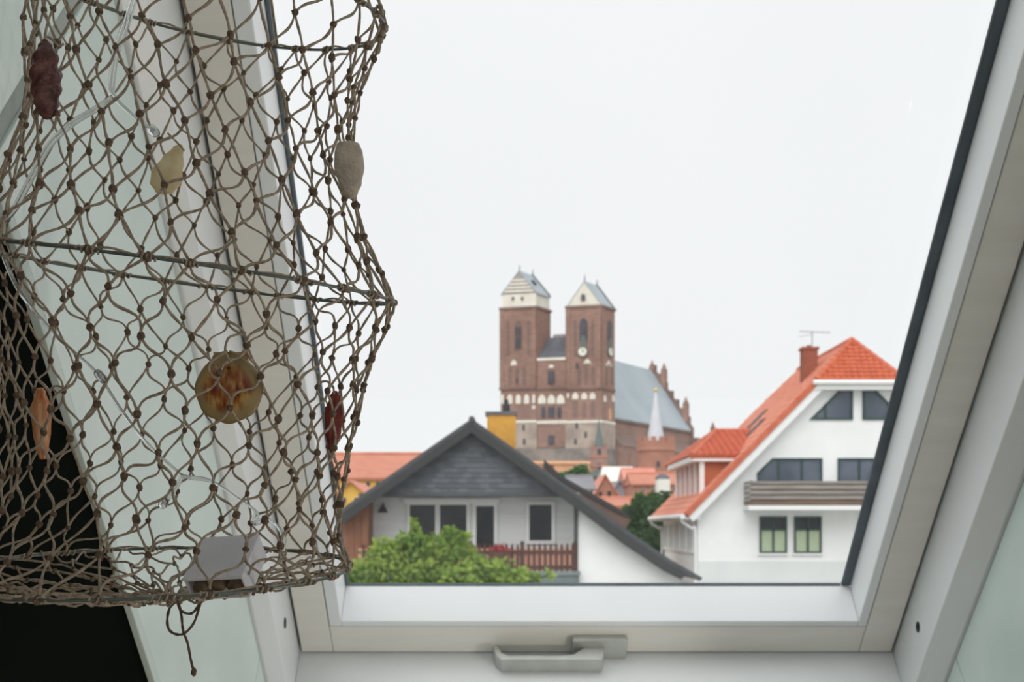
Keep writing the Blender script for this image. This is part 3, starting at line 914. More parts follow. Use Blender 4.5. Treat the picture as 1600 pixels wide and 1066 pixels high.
def tiled(O, U, Vv, poly, tw, tl, lift=0.03, wave=0.028):
    """real roof tiles: poly is the roof face in (u, v) metres from O"""
    O, U, Vv = Vector(O), Vector(U).normalized(), Vector(Vv).normalized()
    N = U.cross(Vv).normalized()
    if N.z < 0: N = -N
    us = [p[0] for p in poly]; vs_ = [p[1] for p in poly]
    def inside(u, v):
        c = False
        for k in range(len(poly)):
            (x1, y1), (x2, y2) = poly[k], poly[(k + 1) % len(poly)]
            if (y1 > v) != (y2 > v) and u < (x2 - x1) * (v - y1) / (y2 - y1) + x1: c = not c
        return c
    V, Fc = [], []
    nr = int((max(vs_) - min(vs_)) / tl) + 1
    nc = int((max(us) - min(us)) / tw) + 2
    for r in range(nr):
        for c in range(nc):
            u0 = min(us) + c * tw; v0 = min(vs_) + r * tl
            if not inside(u0 + tw / 2, v0 + tl * .5): continue
            k = len(V)
            jz = random.uniform(0, 0.008)
            for (vv, ln) in ((v0 - 0.02, lift), (v0 + tl, 0.004)):
                for q in range(5):
                    s_ = q / 4
                    hgt = ln + jz + wave * math.sin(math.pi * s_)
                    V.append(O + U * (u0 + tw * s_) + Vv * vv + N * hgt)
            for q in range(4):
                Fc.append((k + q, k + q + 1, k + 5 + q + 1, k + 5 + q))
            V += [V[k] - N * (lift), V[k + 4] - N * lift]
            Fc.append((k, k + 1, k + 2, k + 3, k + 4, k + 11, k + 10))
    return V, Fc

def ridge_tiles(a, b2, r, n_):
    a, b2 = Vector(a), Vector(b2)
    parts = []
    for k in range(n_):
        p, q = a.lerp(b2, k / n_), a.lerp(b2, (k + 1.08) / n_)
        parts.append(tube([p, q], r, 8, rr=[r * 1.12, r * 0.95]))
    return join(*parts)

def crown(clusters, n_, size, Yspread=0.9, flat=1.0, seed=1):
    """leaves filling ellipsoid clusters (px, py, radius px, Y)"""
    R_ = random.Random(seed)
    V, Fc = [], []
    tot = sum(c[2] ** 2 for c in clusters)
    for (x, y, r, Y) in clusters:
        c = at(x, y, Y)
        rad = r / F * Y
        for _ in range(int(n_ * r * r / tot)):
            d = Vector((R_.gauss(0, 1), R_.gauss(0, 1), R_.gauss(0, 1))).normalized()
            q = rad * (R_.random() ** 0.33) * (1 + 0.25 * noise.noise(d * 2.3 + c))
            p = c + Vector((d.x * q, d.y * q * Yspread, d.z * q * flat))
            s_ = size * R_.uniform(0.6, 1.25)
            ax = Vector((R_.gauss(0, 1), R_.gauss(0, 1), R_.gauss(0, .6) - .3)).normalized()
            sd = ax.cross(Vector((R_.gauss(0, 1), R_.gauss(0, 1), R_.gauss(0, 1)))).normalized()
            k = len(V)
            nn_ = ax.cross(sd)
            V += [p, p + ax * s_ * .5 + sd * s_ * .28 + nn_ * s_ * .06, p + ax * s_, p + ax * s_ * .5 - sd * s_ * .28 + nn_ * s_ * .06]
            Fc += [(k, k + 1, k + 2), (k, k + 2, k + 3)]
    return V, Fc

def branch_set(base, tips, r0):
    parts = []
    for t_ in tips:
        b0, t_ = Vector(base), Vector(t_)
        mid = b0.lerp(t_, .5) + Vector(((t_.x - b0.x) * -.15, (t_.y - b0.y) * -.15, (t_.z - b0.z) * .12))
        pts = smooth_path([b0, mid, t_], 5)
        parts.append(tube(pts, r0, 6, rr=[r0 * (1 - .8 * k / (len(pts) - 1)) for k in range(len(pts))]))
    return join(*parts)

# ================================================================ DARK-ROOFED HOUSE
YD = 40.0
dh = empty('gable_house', (at(740, 0, YD).x, YD, GZ), 'dark gabled house with white loggia and picket balcony', 'house')
# walls
obj('wall', prism([(898, 790), (985, 848), (1064, 900), (1064, 1275), (898, 1275)], YD + 0.05, 8.0), 'stucco', dh)
obj('base_wall', pbox(576, 898, 915, 1275, YD + 0.15, 8.0), 'stucco_grey', dh)
bw_ = obj('side_wall', prism([(576, 770), (576, 1275), (531, 1275), (531, 804)], YD + 0.12, 8.0), 'brown_wood', dh)
for k in range(4):
    xa = 532 + 11 * k
    obj('plank', pbox(xa, xa + 10, 806 - 7 * k, 1000, YD + 0.09, 0.04), 'brown_wood', bw_)
# loggia back wall with lap boards
YL = YD + 1.35
sd_ = obj('loggia_wall', pbox(570, 905, 770, 905, YL + 0.06, 0.3), 'siding', dh)
laps = []
y_ = 770.0
while y_ < 900:
    a0, a1 = at(572, y_ + 4.6, YL), at(903, y_, YL)
    laps.append(([Vector((a0.x, YL, a0.z)), Vector((a1.x, YL, a0.z)), Vector((a1.x, YL + .05, a1.z)), Vector((a0.x, YL + .05, a1.z)),
                  Vector((a0.x, YL + .06, a0.z)), Vector((a1.x, YL + .06, a0.z))], [(0, 1, 2, 3), (0, 4, 5, 1)]))
    y_ += 4.6
lo2 = obj('lap_boards', join(*laps), 'siding', sd_); lo2['kind'] = 'stuff'
obj('loggia_side', pbox(899, 906, 772, 900, YD + 0.1, 1.4), 'siding', dh)
obj('soffit', pbox(560, 905, 771, 775, YD + 0.0, 1.6), 'charcoal', dh)
obj('corner_post', pbox(897, 903, 776, 898, YD - 0.02, 0.18), 'charcoal', dh)
obj('balcony_slab', pbox(560, 905, 897, 917, YD - 0.15, 1.6), 'zinc', dh)
obj('slab_edge', pbox(558, 907, 893, 899, YD - 0.25, 0.2), 'zinc', dh)
# gable with slates
gb = obj('gable_panel', prism([(737, 664), (585, 772), (886, 772)], YD + 0.0, 1.6), 'slate', dh)
sl_me = []
sw, sh = 14.0 / F * YD, 8.0 / F * YD
for k in range(2):
    vf = ([Vector((-sw * .48, -.035, -sh * .5)), Vector((sw * .48, -.035, -sh * .5)), Vector((sw * .48, -.008, sh * .55)), Vector((-sw * .48, -.008, sh * .55)),
           Vector((-sw * .48, .01, -sh * .5)), Vector((sw * .48, .01, -sh * .5)), Vector((sw * .48, .01, sh * .55)), Vector((-sw * .48, .01, sh * .55))],
          [(0, 1, 2, 3), (4, 7, 6, 5), (0, 4, 5, 1), (1, 5, 6, 2), (2, 6, 7, 3), (3, 7, 4, 0)])
    me = mesh('slate', *vf); me.materials.append(M['slate' if k == 0 else 'slate_b']); sl_me.append(me)
r = 0
y_ = 767.0
while y_ > 676:
    half = (y_ - 4 - 664) / (772 - 664) * 150 - 6
    x_ = 737 - half + (7 if r % 2 else 0) * 0
    off = 7 if r % 2 else 0
    k = 0
    x_ = 737 - 14 * int((half + off) / 14) + off
    while x_ < 737 + half:
        if abs(x_ - 737) < half:
            shared('slate', random.choice(sl_me), gb, at(x_, y_, YD - 0.005))
        x_ += 14
    y_ -= 8; r += 1
obj('gable_sill', pbox(580, 890, 770, 776, YD - 0.08, 0.12), 'charcoal', dh)
# roof: two slabs with verge boards, right one longer and kinked
rf = obj('roof', extrude([at(*p, YD - 0.5) for p in [(737, 654), (518, 806), (523, 815), (737, 668)]], (0, 10, 0)), 'charcoal', dh)
obj('verge_board', extrude([at(*p, YD - 0.56) for p in [(737, 661), (522, 811), (528, 824), (600, 772), (737, 676)]], (0, 0.12, 0)), 'black_edge', rf)
rf2 = obj('roof', extrude([at(*p, YD - 0.5) for p in [(737, 654), (890, 762), (985, 832), (1050, 876), (1098, 903), (1094, 908), (1046, 885), (980, 842), (884, 770), (737, 668)]], (0, 10, 0)), 'charcoal', dh)
obj('verge_board', extrude([at(*p, YD - 0.56) for p in [(737, 661), (887, 767), (982, 838), (1048, 882), (1074, 897), (1064, 906), (1038, 893), (975, 851), (880, 779), (737, 676)]], (0, 0.12, 0)), 'black_edge', rf2)
obj('ridge_cap', tube([at(737, 655, YD - .55), at(737, 655, YD - .55) + Vector((0, 10, 0))], 0.10, 8), 'charcoal', rf)
# loggia windows and door
frame_window(dh, 636, 684, 785, 856, YL - 0.08, 'white_paint', 'dark_glass', 4)
frame_window(dh, 683, 733, 785, 856, YL - 0.08, 'white_paint', 'dark_glass', 4)
d_ = frame_window(dh, 739, 777, 786, 899, YL - 0.08, 'white_paint', 'dark_glass', 5, name='door')
frame_window(dh, 822, 867, 784, 850, YL - 0.08, 'white_paint', 'dark_glass', 5)
obj('lintel', pbox(630, 780, 779, 786, YL - 0.12, 0.2), 'white_paint', dh)
# outdoor lamp
lp = at(598, 801, YL - 0.3)
obj('wall_lamp', join(lathe([(0.16, 0.0), (0.12, 0.10), (0.05, 0.22), (0.02, 0.30), (0.0, 0.31)], lp, 14), tube([lp + Vector((0, 0, .25)), lp + Vector((0, .3, .3))], .02, 6)), 'black_edge', dh)
# balcony fence
fe = empty('balcony_fence', at(740, 895, YD - 0.12), 'brown wooden picket fence along the loggia balcony', 'fence')
obj('rail', pbox(560, 902, 861, 865, YD - 0.06, 0.06), 'dark_wood', fe)
obj('rail', pbox(560, 902, 884, 888, YD - 0.06, 0.06), 'dark_wood', fe)
pk = mesh('picket', *extrude([Vector((x / F * YD, -0.03, -z / F * YD)) for x, z in [(-2.1, 21), (2.1, 21), (2.1, -19), (1.1, -22), (-1.1, -22), (-2.1, -19)]], (0, 0.03, 0)))
pk.materials.append(M['dark_wood'])
k = 0
x_ = 568.0
while x_ < 900:
    shared('picket', pk, fe, at(x_, 872 + random.uniform(-.8, .8), YD - 0.06))
    x_ += 8.6
for x_ in (735, 816, 899):
    obj('post', join(pbox(x_ - 3, x_ + 3, 849, 895, YD - 0.05, 0.12), lathe([(0.0, .08), (.06, .04), (.07, 0.0)], at(x_, 849, YD), 10)), 'dark_wood', fe)
obj('backing_panel', pbox(560, 900, 857, 892, YD + 0.0, 0.05), 'terracotta', fe)
# flower box
fb = empty('flower_box', at(780, 878, YD - .2), 'brown flower box with red flowers on the picket fence', 'flower box')
obj('planter', prism([(766, 862), (796, 862), (793, 878), (769, 878)], YD - 0.40, 0.28), 'dark_wood', fb)
fl = crown([(772, 858, 6, YD - .26), (782, 856, 8, YD - .26), (791, 859, 5, YD - .26)], 160, 0.12, seed=5)
o = obj('blossoms', fl, 'petal', fb); o['kind'] = 'stuff'
# yellow chimney
ch = empty('chimney', at(783, 720, YD + 4), 'yellow brick chimney with dark cap and pipe behind the dark gable', 'chimney')
obj('stack', pbox(761, 806, 648, 760, YD + 4, 1.0), 'brick_yellow', ch)
obj('cap', pbox(758, 808, 643, 648, YD + 3.94, 1.12), 'church_slate', ch)
cpp = at(791, 643, YD + 4.5)
obj('flue_pipe', lathe([(.13, 0), (.13, .22), (.08, .26), (.08, .40), (.0, .42)], cpp, 14), 'black_edge', ch)

# bush in front of the loggia
YBu = 27.0
bu = empty('bush', (at(660, 0, YBu).x, YBu, GZ), 'bright green leafy tree top in front of the picket fence', 'tree')
cl_ = [(600, 890, 42, YBu), (650, 878, 48, YBu), (695, 872, 44, YBu), (570, 902, 30, YBu), (640, 850, 22, YBu - .2), (600, 856, 18, YBu), (720, 842, 15, YBu), (742, 892, 32, YBu), (780, 900, 28, YBu), (812, 905, 20, YBu), (838, 902, 9, YBu),
       (645, 812, 6, YBu), (648, 826, 9, YBu), (700, 832, 13, YBu), (704, 850, 20, YBu), (860, 896, 6, YBu), (620, 868, 25, YBu), (548, 905, 16, YBu), (690, 935, 90, YBu)]
o = obj('foliage', crown(cl_, 9500, 0.15, seed=3), 'leaf_bright', bu); o['kind'] = 'stuff'
tb_ = Vector((at(670, 0, YBu).x, YBu, -3.5))
obj('branches', branch_set(tb_, [at(c[0], c[1], YBu) for c in cl_[:18]], 0.05), 'bark', bu, smooth=True)
obj('trunk', tube([(tb_.x + .1, YBu, GZ), (tb_.x - .1, YBu, -6), tb_], 0.14, 8, rr=[.2, .16, .09]), 'bark', bu, smooth=True)

# brown roof just behind the dark house
bh = empty('barn_house', (at(930, 0, 52).x, 52, GZ), 'low brown roofed house hidden behind the dark roof slope', 'house')
obj('roof', extrude([at(*p, 52) for p in [(850, 722), (872, 742), (975, 802), (985, 812), (975, 830), (850, 830)]], (0, 5, 0)), 'brown_roof', bh)
obj('verge', extrude([at(*p, 51.9) for p in [(850, 718), (878, 744), (978, 801), (984, 808), (972, 805), (872, 749), (850, 727)]], (0, 0.3, 0)), 'black_edge', bh)
obj('wall', pbox(850, 975, 825, 1150, 52.3, 4.5), 'brown_wood', bh)
rc = empty('red_chimney', at(857, 745, 53), 'small red brick chimney right of the dark ridge', 'chimney')
obj('stack', pbox(850, 865, 729, 760, 53, .4), 'brick_red', rc)
obj('cap', pbox(849, 866, 727, 730, 52.96, .48), 'brick_red', rc)

# ================================================================ WHITE HOUSE WITH THE ORANGE ROOF
YW = 49.0
wh = empty('white_house', (at(1340, 0, YW).x, YW, GZ), 'large white gabled house with orange tiled half-hip roof', 'house')
def wx(px, Y=YW): return (px - PX) / F * Y
def wz(py, Y=YW): return (PY - py) / F * Y
XC = 13.1
XE, ZE = 6.45, 0.53
ZR = 7.30
YV = 48.5
XV, ZV = 11.42, 5.60
XLW = wx(1090)
YFAR = 60.5
obj('wall', extrude([at(*p, YW) for p in [(1090, 800), (1280, 604), (1398, 604), (1590, 800), (1590, 1195), (1090, 1195)]], (0, 0.4, 0)), 'stucco', wh)
obj('base_wall', pbox(1089, 1591, 877, 1195, YW - 0.02, 0.3), 'stucco_grey', wh)
obj('side_wall', box(XLW, XLW + .3, YW + .4, YFAR - .4, GZ, 0.75), 'stucco', wh)
obj('back_wall', extrude([Vector((x, YFAR - .7, z)) for x, z in [(XLW, GZ), (XLW, 0.7), (XV, 5.2), (2 * XC - XV, 5.2), (2 * XC - XLW, .7), (2 * XC - XLW, GZ)]], (0, .3, 0)), 'stucco', wh)
# roof faces
def slab(pts, th):
    a, b2, c = [Vector(p) for p in pts[:3]]
    n_ = (b2 - a).cross(c - a).normalized()
    if n_.z < 0: n_ = -n_
    return extrude(pts, n_ * -th)
def mx_(p): return (2 * XC - p[0], p[1], p[2])
YA, YZ = 49.8, 59.2
lf = [(XE, YV, ZE), (XV, YV, ZV), (XC, YA, ZR), (XC, YZ, ZR), (XV, YFAR, ZV), (XE, YFAR, ZE)]
rl = obj('roof', slab(lf, .16), 'tile_salmon', wh)
rr2 = obj('roof', slab([mx_(p) for p in lf], .16), 'tile_salmon', wh)
hf = [(XV, YV, ZV), (2 * XC - XV, YV, ZV), (XC, YA, ZR)]
rh = obj('roof', slab(hf, .12), 'tile_red', wh)
obj('roof', slab([(XV, YFAR, ZV), (2 * XC - XV, YFAR, ZV), (XC, YZ, ZR)], .12), 'tile_red', wh)
def uv_of(O, U, Vv, pts):
    O = Vector(O); U = Vector(U).normalized(); Vv = Vector(Vv).normalized()
    return [((Vector(p) - O).dot(U), (Vector(p) - O).dot(Vv)) for p in pts]
U_, V_ = (1, 0, 0), (0, YA - YV, ZR - ZV)
t_h = obj('roof_tiles', tiled(hf[0], U_, V_, uv_of(hf[0], U_, V_, hf), .235, .205, .05, .045), 'tile_red', rh); t_h['kind'] = 'stuff'
U_, V_ = (0, 1, 0), (XC - XE, 0, ZR - ZE)
t_l = obj('roof_tiles', tiled(lf[0], U_, V_, uv_of(lf[0], U_, V_, lf), .26, .33, .03, .03), 'tile_salmon', rl); t_l['kind'] = 'stuff'
for a, b2, n_ in (((XV, YV, ZV), (XC, YA, ZR), 9), (mx_((XV, YV, ZV)), (XC, YA, ZR), 9), ((XC, YA, ZR), (XC, YZ, ZR), 28)):
    o = obj('ridge_tiles', ridge_tiles(a, b2, .12, n_), 'tile_red', rh); o['kind'] = 'stuff'
# verge tiles and white barge boards
dV = Vector((XV - XE, 0, ZV - ZE)); nV = Vector((-dV.z, 0, dV.x)).normalized()
def strip(p, q, o1, o2, y0, dy):
    p, q = Vector(p), Vector(q)
    return extrude([Vector((v.x, y0, v.z)) for v in (p + nV * o1, q + nV * o1, q + nV * o2, p + nV * o2)], (0, dy, 0))
def strip_m(*a):
    v, f = strip(*a)
    return [Vector(mx_(p)) for p in v], f
obj('verge_tiles', strip(lf[0], lf[1], .07, -.16, YV - .06, .14), 'tile_red', rl, bevel=.02)
obj('barge_board', strip(lf[0], lf[1], -.16, -.42, YV, .06), 'white_paint', rl)
obj('verge_tiles', strip_m(lf[0], lf[1], .07, -.16, YV - .06, .14), 'tile_red', rr2, bevel=.02)
obj('barge_board', strip_m(lf[0], lf[1], -.16, -.42, YV, .06), 'white_paint', rr2)
obj('soffit', strip((XLW - .5, 0, ZE + (XLW - .5 - XE) * 1.02), lf[1], -.30, -.34, YV + .03, .6), 'white_paint', wh)
# gutters
obj('gutter', tube([(XV - .15, YV - .12, ZV - .10), (2 * XC - XV + .15, YV - .12, ZV - .10)], .10, 10), 'white_paint', wh)
obj('hip_soffit', box(XV - .1, 2 * XC - XV + .1, YV - .05, YW + .05, ZV - .36, ZV - .16), 'white_paint', wh)
obj('gutter', tube([(XE - .10, YV, ZE - .10), (XE - .10, YFAR, ZE - .10)], .10, 10), 'white_paint', wh)
obj('eave_soffit', box(XE, XLW + .05, YV + .1, YFAR - .2, ZE - .22, ZE - .12), 'white_paint', wh)
for yy in (YV + .3, YFAR - .6):
    obj('downpipe', tube(smooth_path([(XE - .1, yy, ZE - .15), (XE - .06, yy + .02, ZE - .32), (XLW - .25, yy + .1, ZE - .55), (XLW - .1, yy + .12, ZE - .75), (XLW - .1, yy + .12, -3.0), (XLW - .1, yy + .12, GZ)], 6), .06, 8), 'white_paint', wh, smooth=True)
# tall windows in the eaves wall
for k in range(5):
    y0 = YW + 1.0 + k * 2.0
    sx = XLW - .03
    fr_ = join(box(sx - .05, sx + .05, y0, y0 + .12, -1.0, .30), box(sx - .05, sx + .05, y0 + 1.5, y0 + 1.62, -1.0, .30), box(sx - .05, sx + .05, y0 + .12, y0 + 1.5, -1.0, -.88), box(sx - .05, sx + .05, y0 + .12, y0 + 1.5, .18, .30),
               box(sx - .05, sx + .05, y0 + .76, y0 + .86, -.88, .18))
    wn_ = obj('side_window', fr_, 'white_paint', wh)
    obj('pane', box(sx - .01, sx + .01, y0 + .1, y0 + 1.52, -.9, .2), 'pale_glass', wn_)
# gable windows
WF = YW - 0.07
M2 = lambda pts: [(2 * 1340.5 - x, y) for x, y in pts]
g1 = [(1265, 656), (1322, 599.5), (1333, 599.5), (1333, 656)]
poly_window(wh, g1, WF, 'green_frame', 'blue_glass', 3.2, mullx=[(1290, 632, 654)])
poly_window(wh, M2(g1), WF, 'green_frame', 'blue_glass', 3.2, mullx=[(2681 - 1290, 632, 654)])
g2 = [(1183, 795), (1183, 739), (1207, 716), (1285, 716), (1285, 795)]
poly_window(wh, g2, WF, 'green_frame', 'blue_glass', 3.2, name='balcony_door', mullx=[(1217, 718, 795), (1253, 718, 795)])
g3 = [(1309, 795), (1309, 716), (1396, 716), (1396, 795)]
poly_window(wh, g3, WF, 'green_frame', 'blue_glass', 3.2, name='balcony_door', mullx=[(1343, 718, 795)])
for x0 in (1187, 1241, 1350, 1404):
    frame_window(wh, x0, x0 + 43, 807, 865, WF, 'green_frame', 'dark_glass', 3.0, mull=(.5,), trans=(.36,), depth=.1, panes=['dark_glass', 'curtain', 'dark_glass', 'curtain'])
    obj('window_sill', pbox(x0 - 2, x0 + 45, 865, 867.5, WF - .06, .2), 'white_paint', wh)
# balcony
ba = empty('balcony', at(1340, 797, YW - 1.3), 'weathered timber balcony across the white gable', 'balcony')
YBa = YW - 1.25
for y0, y1, mm in ((752, 756, 'grey_wood'), (758, 764.5, 'grey_wood'), (766.5, 772.5, 'grey_wood'), (774.5, 780.5, 'grey_wood'), (782.5, 789, 'brown_board')):
    obj('board', pbox(1172, 1509, y0, y1, YBa, .05), mm, ba)
    a_, c_ = at(1172, y1, YBa), at(1172, y0, YBa)
    obj('side_board', box(a_.x, a_.x + .05, YBa + .05, YW, a_.z, c_.z), mm, ba)
    a_ = at(1509, y1, YBa)
    obj('side_board', box(a_.x - .05, a_.x, YBa + .05, YW, a_.z, c_.z), mm, ba)
obj('back_panel', pbox(1173, 1508, 754, 790, YBa + .15, .03), 'brown_roof', ba)
for x_ in (1174, 1258, 1340, 1422, 1505):
    obj('post', pbox(x_ - 2, x_ + 2, 751, 790, YBa + .06, .08), 'brown_board', ba)
obj('slab', pbox(1170, 1511, 790, 797, YBa - .06, 1.3), 'white_paint', ba)
# dormer on the left slope
YC0, YC1, XD = 49.9, 57.3, 7.20
def roof_z(x): return ZE + (x - XE) * (ZR - ZE) / (XC - XE)
ZT = wz(715, YC0)
ZD = roof_z(XD)
XK = XE + (ZT - ZE) * (XC - XE) / (ZR - ZE)
dm = obj('dormer', extrude([Vector((XD + .1, YC0, ZD)), Vector((XD + .1, YC0, ZT)), Vector((XK, YC0, ZT))], (0, YC1 - YC0, 0)), 'orange_wall', wh)
nw = 5
pw = (YC1 - YC0) / nw
for k in range(nw + 1):
    yy = YC0 + k * pw
    obj('dormer_post', box(XD - .02, XD + .16, yy - .14, yy + .14, ZD - .05, ZT), 'white_paint', dm)
for k in range(nw):
    obj('pane', box(XD + .08, XD + .1, YC0 + k * pw + .5, YC0 + (k + 1) * pw - .5, ZD + .15, ZT - .15), 'orange_wall', dm)
obj('fascia', join(box(XD - .25, XK + .2, YC0 - .3, YC0 - .2, ZT - .16, ZT + .06), box(XD - .35, XD - .25, YC0 - .3, YC1 + .3, ZT - .16, ZT + .06), box(XD - .25, XD + .12, YC0 - .25, YC1 + .3, ZT - .14, ZT - .06)), 'white_paint', dm)
YM = (YC0 + YC1) / 2
ZRD = wz(674, YM)
XR0 = XD + 1.2
XR1 = XE + (ZRD - ZE) * (XC - XE) / (ZR - ZE) + .1
e0, e1 = (XD - .35, YC0 - .35, ZT + .05), (XK + .25, YC0 - .35, ZT + .05)
f0, f1 = (XD - .35, YC1 + .35, ZT + .05), (XK + .25, YC1 + .35, ZT + .05)
r0, r1 = (XR0, YM, ZRD), (XR1, YM, ZRD)
dr = obj('dormer_roof', join(slab([e0, e1, r1, r0], .1), slab([f0, f1, r1, r0], .1), slab([e0, f0, r0], .1)), 'tile_red', dm)
U_ = (1, 0, 0); V_ = Vector((0, YM - e0[1], ZRD - e0[2]))
o = obj('roof_tiles', tiled(e0, U_, V_, uv_of(e0, U_, V_, [e0, e1, r1, r0]), .27, .36, .06, .055), 'tile_red', dm); o['kind'] = 'stuff'
U_ = (0, 1, 0); V_ = Vector((r0[0] - e0[0], 0, r0[2] - e0[2]))
o = obj('roof_tiles', tiled(e0, U_, V_, uv_of(e0, U_, V_, [e0, f0, r0]), .3, .3, .06, .055), 'tile_red', dm); o['kind'] = 'stuff'
for a, b2, n_ in ((e0, r0, 9), (f0, r0, 9), (r0, r1, 7)):
    o = obj('ridge_tiles', ridge_tiles(a, b2, .12, n_), 'tile_red', dm); o['kind'] = 'stuff'
# roof windows and guard bars on the slope
def on_slope(x, y, up=0.0):
    n_ = Vector((-(ZR - ZE), 0, XC - XE)).normalized()
    return Vector((x, y, roof_z(x))) + n_ * up
for (x0, y0) in ((9.5, 52.4), (10.1, 55.0), (9.2, 57.2)):
    q = [on_slope(x0, y0, .03), on_slope(x0 + .8, y0, .03), on_slope(x0 + .8, y0 + .9, .03), on_slope(x0, y0 + .9, .03)]
    n_ = Vector((-(ZR - ZE), 0, XC - XE)).normalized()
    sk = obj('roof_window', extrude(q, n_ * .05), 'brown_roof', rl)
    c0 = (q[0] + q[2]) / 2
    obj('pane', extrude([c0.lerp(p, .8) + n_ * .05 for p in q], n_ * .02), 'church_void', sk)
# chimney and aerial
wc = empty('chimney', at(1266, 590, 52), 'red brown brick chimney on the orange roof', 'chimney')
xa, xb = wx(1255, 52), wx(1278, 52)
obj('stack', box(xa, xb, 52, 52.6, 5.4, wz(546, 52)), 'brick_red', wc)
obj('cap', box(xa - .05, xb + .05, 51.95, 52.65, wz(546, 52), wz(542, 52)), 'brick_red', wc)
obj('pot', lathe([(.1, 0), (.1, .1), (.0, .1)], ((xa + xb) / 2, 52.3, wz(542, 52)), 12), 'brick_red', wc)
ae = empty('roof_aerial', at(1268, 542, 52.3), 'thin television aerial above the red brown chimney', 'aerial')
mz = wz(518, 52.3)
xm = wx(1269, 52.3)
obj('mast', tube([(xm, 52.3, wz(543, 52.3)), (xm, 52.3, mz)], .018, 6), 'grey_roof', ae)
obj('boom', tube([(xm - .5, 52.3, mz), (xm + .75, 52.3, mz - .05)], .012, 6), 'grey_roof', ae)
for k in range(6):
    obj('element', tube([(xm - .45 + k * .22, 52.0, mz - .01 * k), (xm - .45 + k * .22, 52.6, mz - .01 * k)], .009, 5), 'grey_roof', ae)
obj('boom', tube([(xm - .55, 52.3, mz - .22), (xm, 52.3, mz - .12)], .010, 5), 'grey_roof', ae)

# ================================================================ TREES BETWEEN THE HOUSES
def tree(name, clusters, n_, size, mt, label, trunk_px, Y, seed, r0=.15):
    e_ = empty(name, (at(trunk_px, 0, Y).x, Y, GZ), label, 'tree')
    o_ = obj('foliage', crown(clusters, n_, size, seed=seed), mt, e_); o_['kind'] = 'stuff'
    zc = min(at(c[0], c[1], c[3]).z for c in clusters)
    b0 = Vector((at(trunk_px, 0, Y).x, Y, min(zc - .5, -2)))
    obj('trunk', tube([(b0.x, Y, GZ), b0], r0, 8, rr=[r0 * 1.4, r0]), 'bark', e_, smooth=True)
    obj('branches', branch_set(b0, [at(c[0], c[1], c[3]) for c in clusters], r0 * .7), 'bark', e_, smooth=True)
    return e_
YT = 64.0
tree('broadleaf_tree', [(1010, 806, 30, YT), (985, 812, 22, YT), (1035, 800, 24, YT), (1020, 785, 16, YT), (1000, 792, 16, YT), (1040, 835, 26, YT), (1010, 840, 30, YT), (970, 820, 14, YT), (1040, 776, 9, YT), (1060, 820, 24, YT), (1020, 870, 40, YT), (1000, 778, 8, YT)],
     13000, .26, 'leaf_dark', 'dark green tree between the dark roof and the white house', 1015, YT, 8, .2)
YT = 150.0
tree('broadleaf_tree', [(903, 742, 13, YT), (886, 747, 11, YT), (909, 735, 8, YT), (875, 750, 7, YT), (895, 752, 12, YT), (918, 748, 8, YT)],
     5000, .5, 'leaf_far', 'small round green tree in front of the church base', 898, YT, 9, .25)

# ================================================================ TOWN ROOFS
def eave_house(name, x0, x1, yr, ye, yb, Y, depth, wallm, roofm, label, wins=(), hip=0.0, winm='dark_glass', wh_=7, ww=5):
    """house whose long eaves side faces the viewer"""
    e_ = empty(name, (at((x0 + x1) / 2, 0, Y).x, Y, GZ), label, 'house')
    xa, xb = at(x0, 0, Y).x, at(x1, 0, Y).x
    zr_, ze_ = at(0, yr, Y + depth / 2).z, at(0, ye, Y).z
    obj('wall', box(xa + .2, xb - .2, Y + .3, Y + depth, GZ, ze_ + .05), wallm, e_)
    hp_ = hip * (xb - xa)
    ro = join(slab([(xa, Y, ze_), (xb, Y, ze_), (xb - hp_, Y + depth / 2, zr_), (xa + hp_, Y + depth / 2, zr_)], .15),
              slab([(xa, Y + depth, ze_), (xb, Y + depth, ze_), (xb - hp_, Y + depth / 2, zr_), (xa + hp_, Y + depth / 2, zr_)], .15),
              slab([(xa + .25, Y + .3, ze_), (xa + .25, Y + depth - .3, ze_), (xa + hp_ + .25, Y + depth / 2, zr_ - .1)], .2),
              slab([(xb - .25, Y + .3, ze_), (xb - .25, Y + depth - .3, ze_), (xb - hp_ - .25, Y + depth / 2, zr_ - .1)], .2))
    obj('roof', ro, roofm, e_)
    obj('ridge', tube([(xa + hp_, Y + depth / 2, zr_), (xb - hp_, Y + depth / 2, zr_)], .15, 6), roofm, e_)
    for (wx_, wy_) in wins:
        w_ = obj('window', pbox(wx_ - ww / 2 - .7, wx_ + ww / 2 + .7, wy_ - wh_ / 2 - .7, wy_ + wh_ / 2 + .7, Y + .27, .1), 'white_far', e_)
        obj('pane', pbox(wx_ - ww / 2, wx_ + ww / 2, wy_ - wh_ / 2, wy_ + wh_ / 2, Y + .22, .1), winm, w_)
    return e_

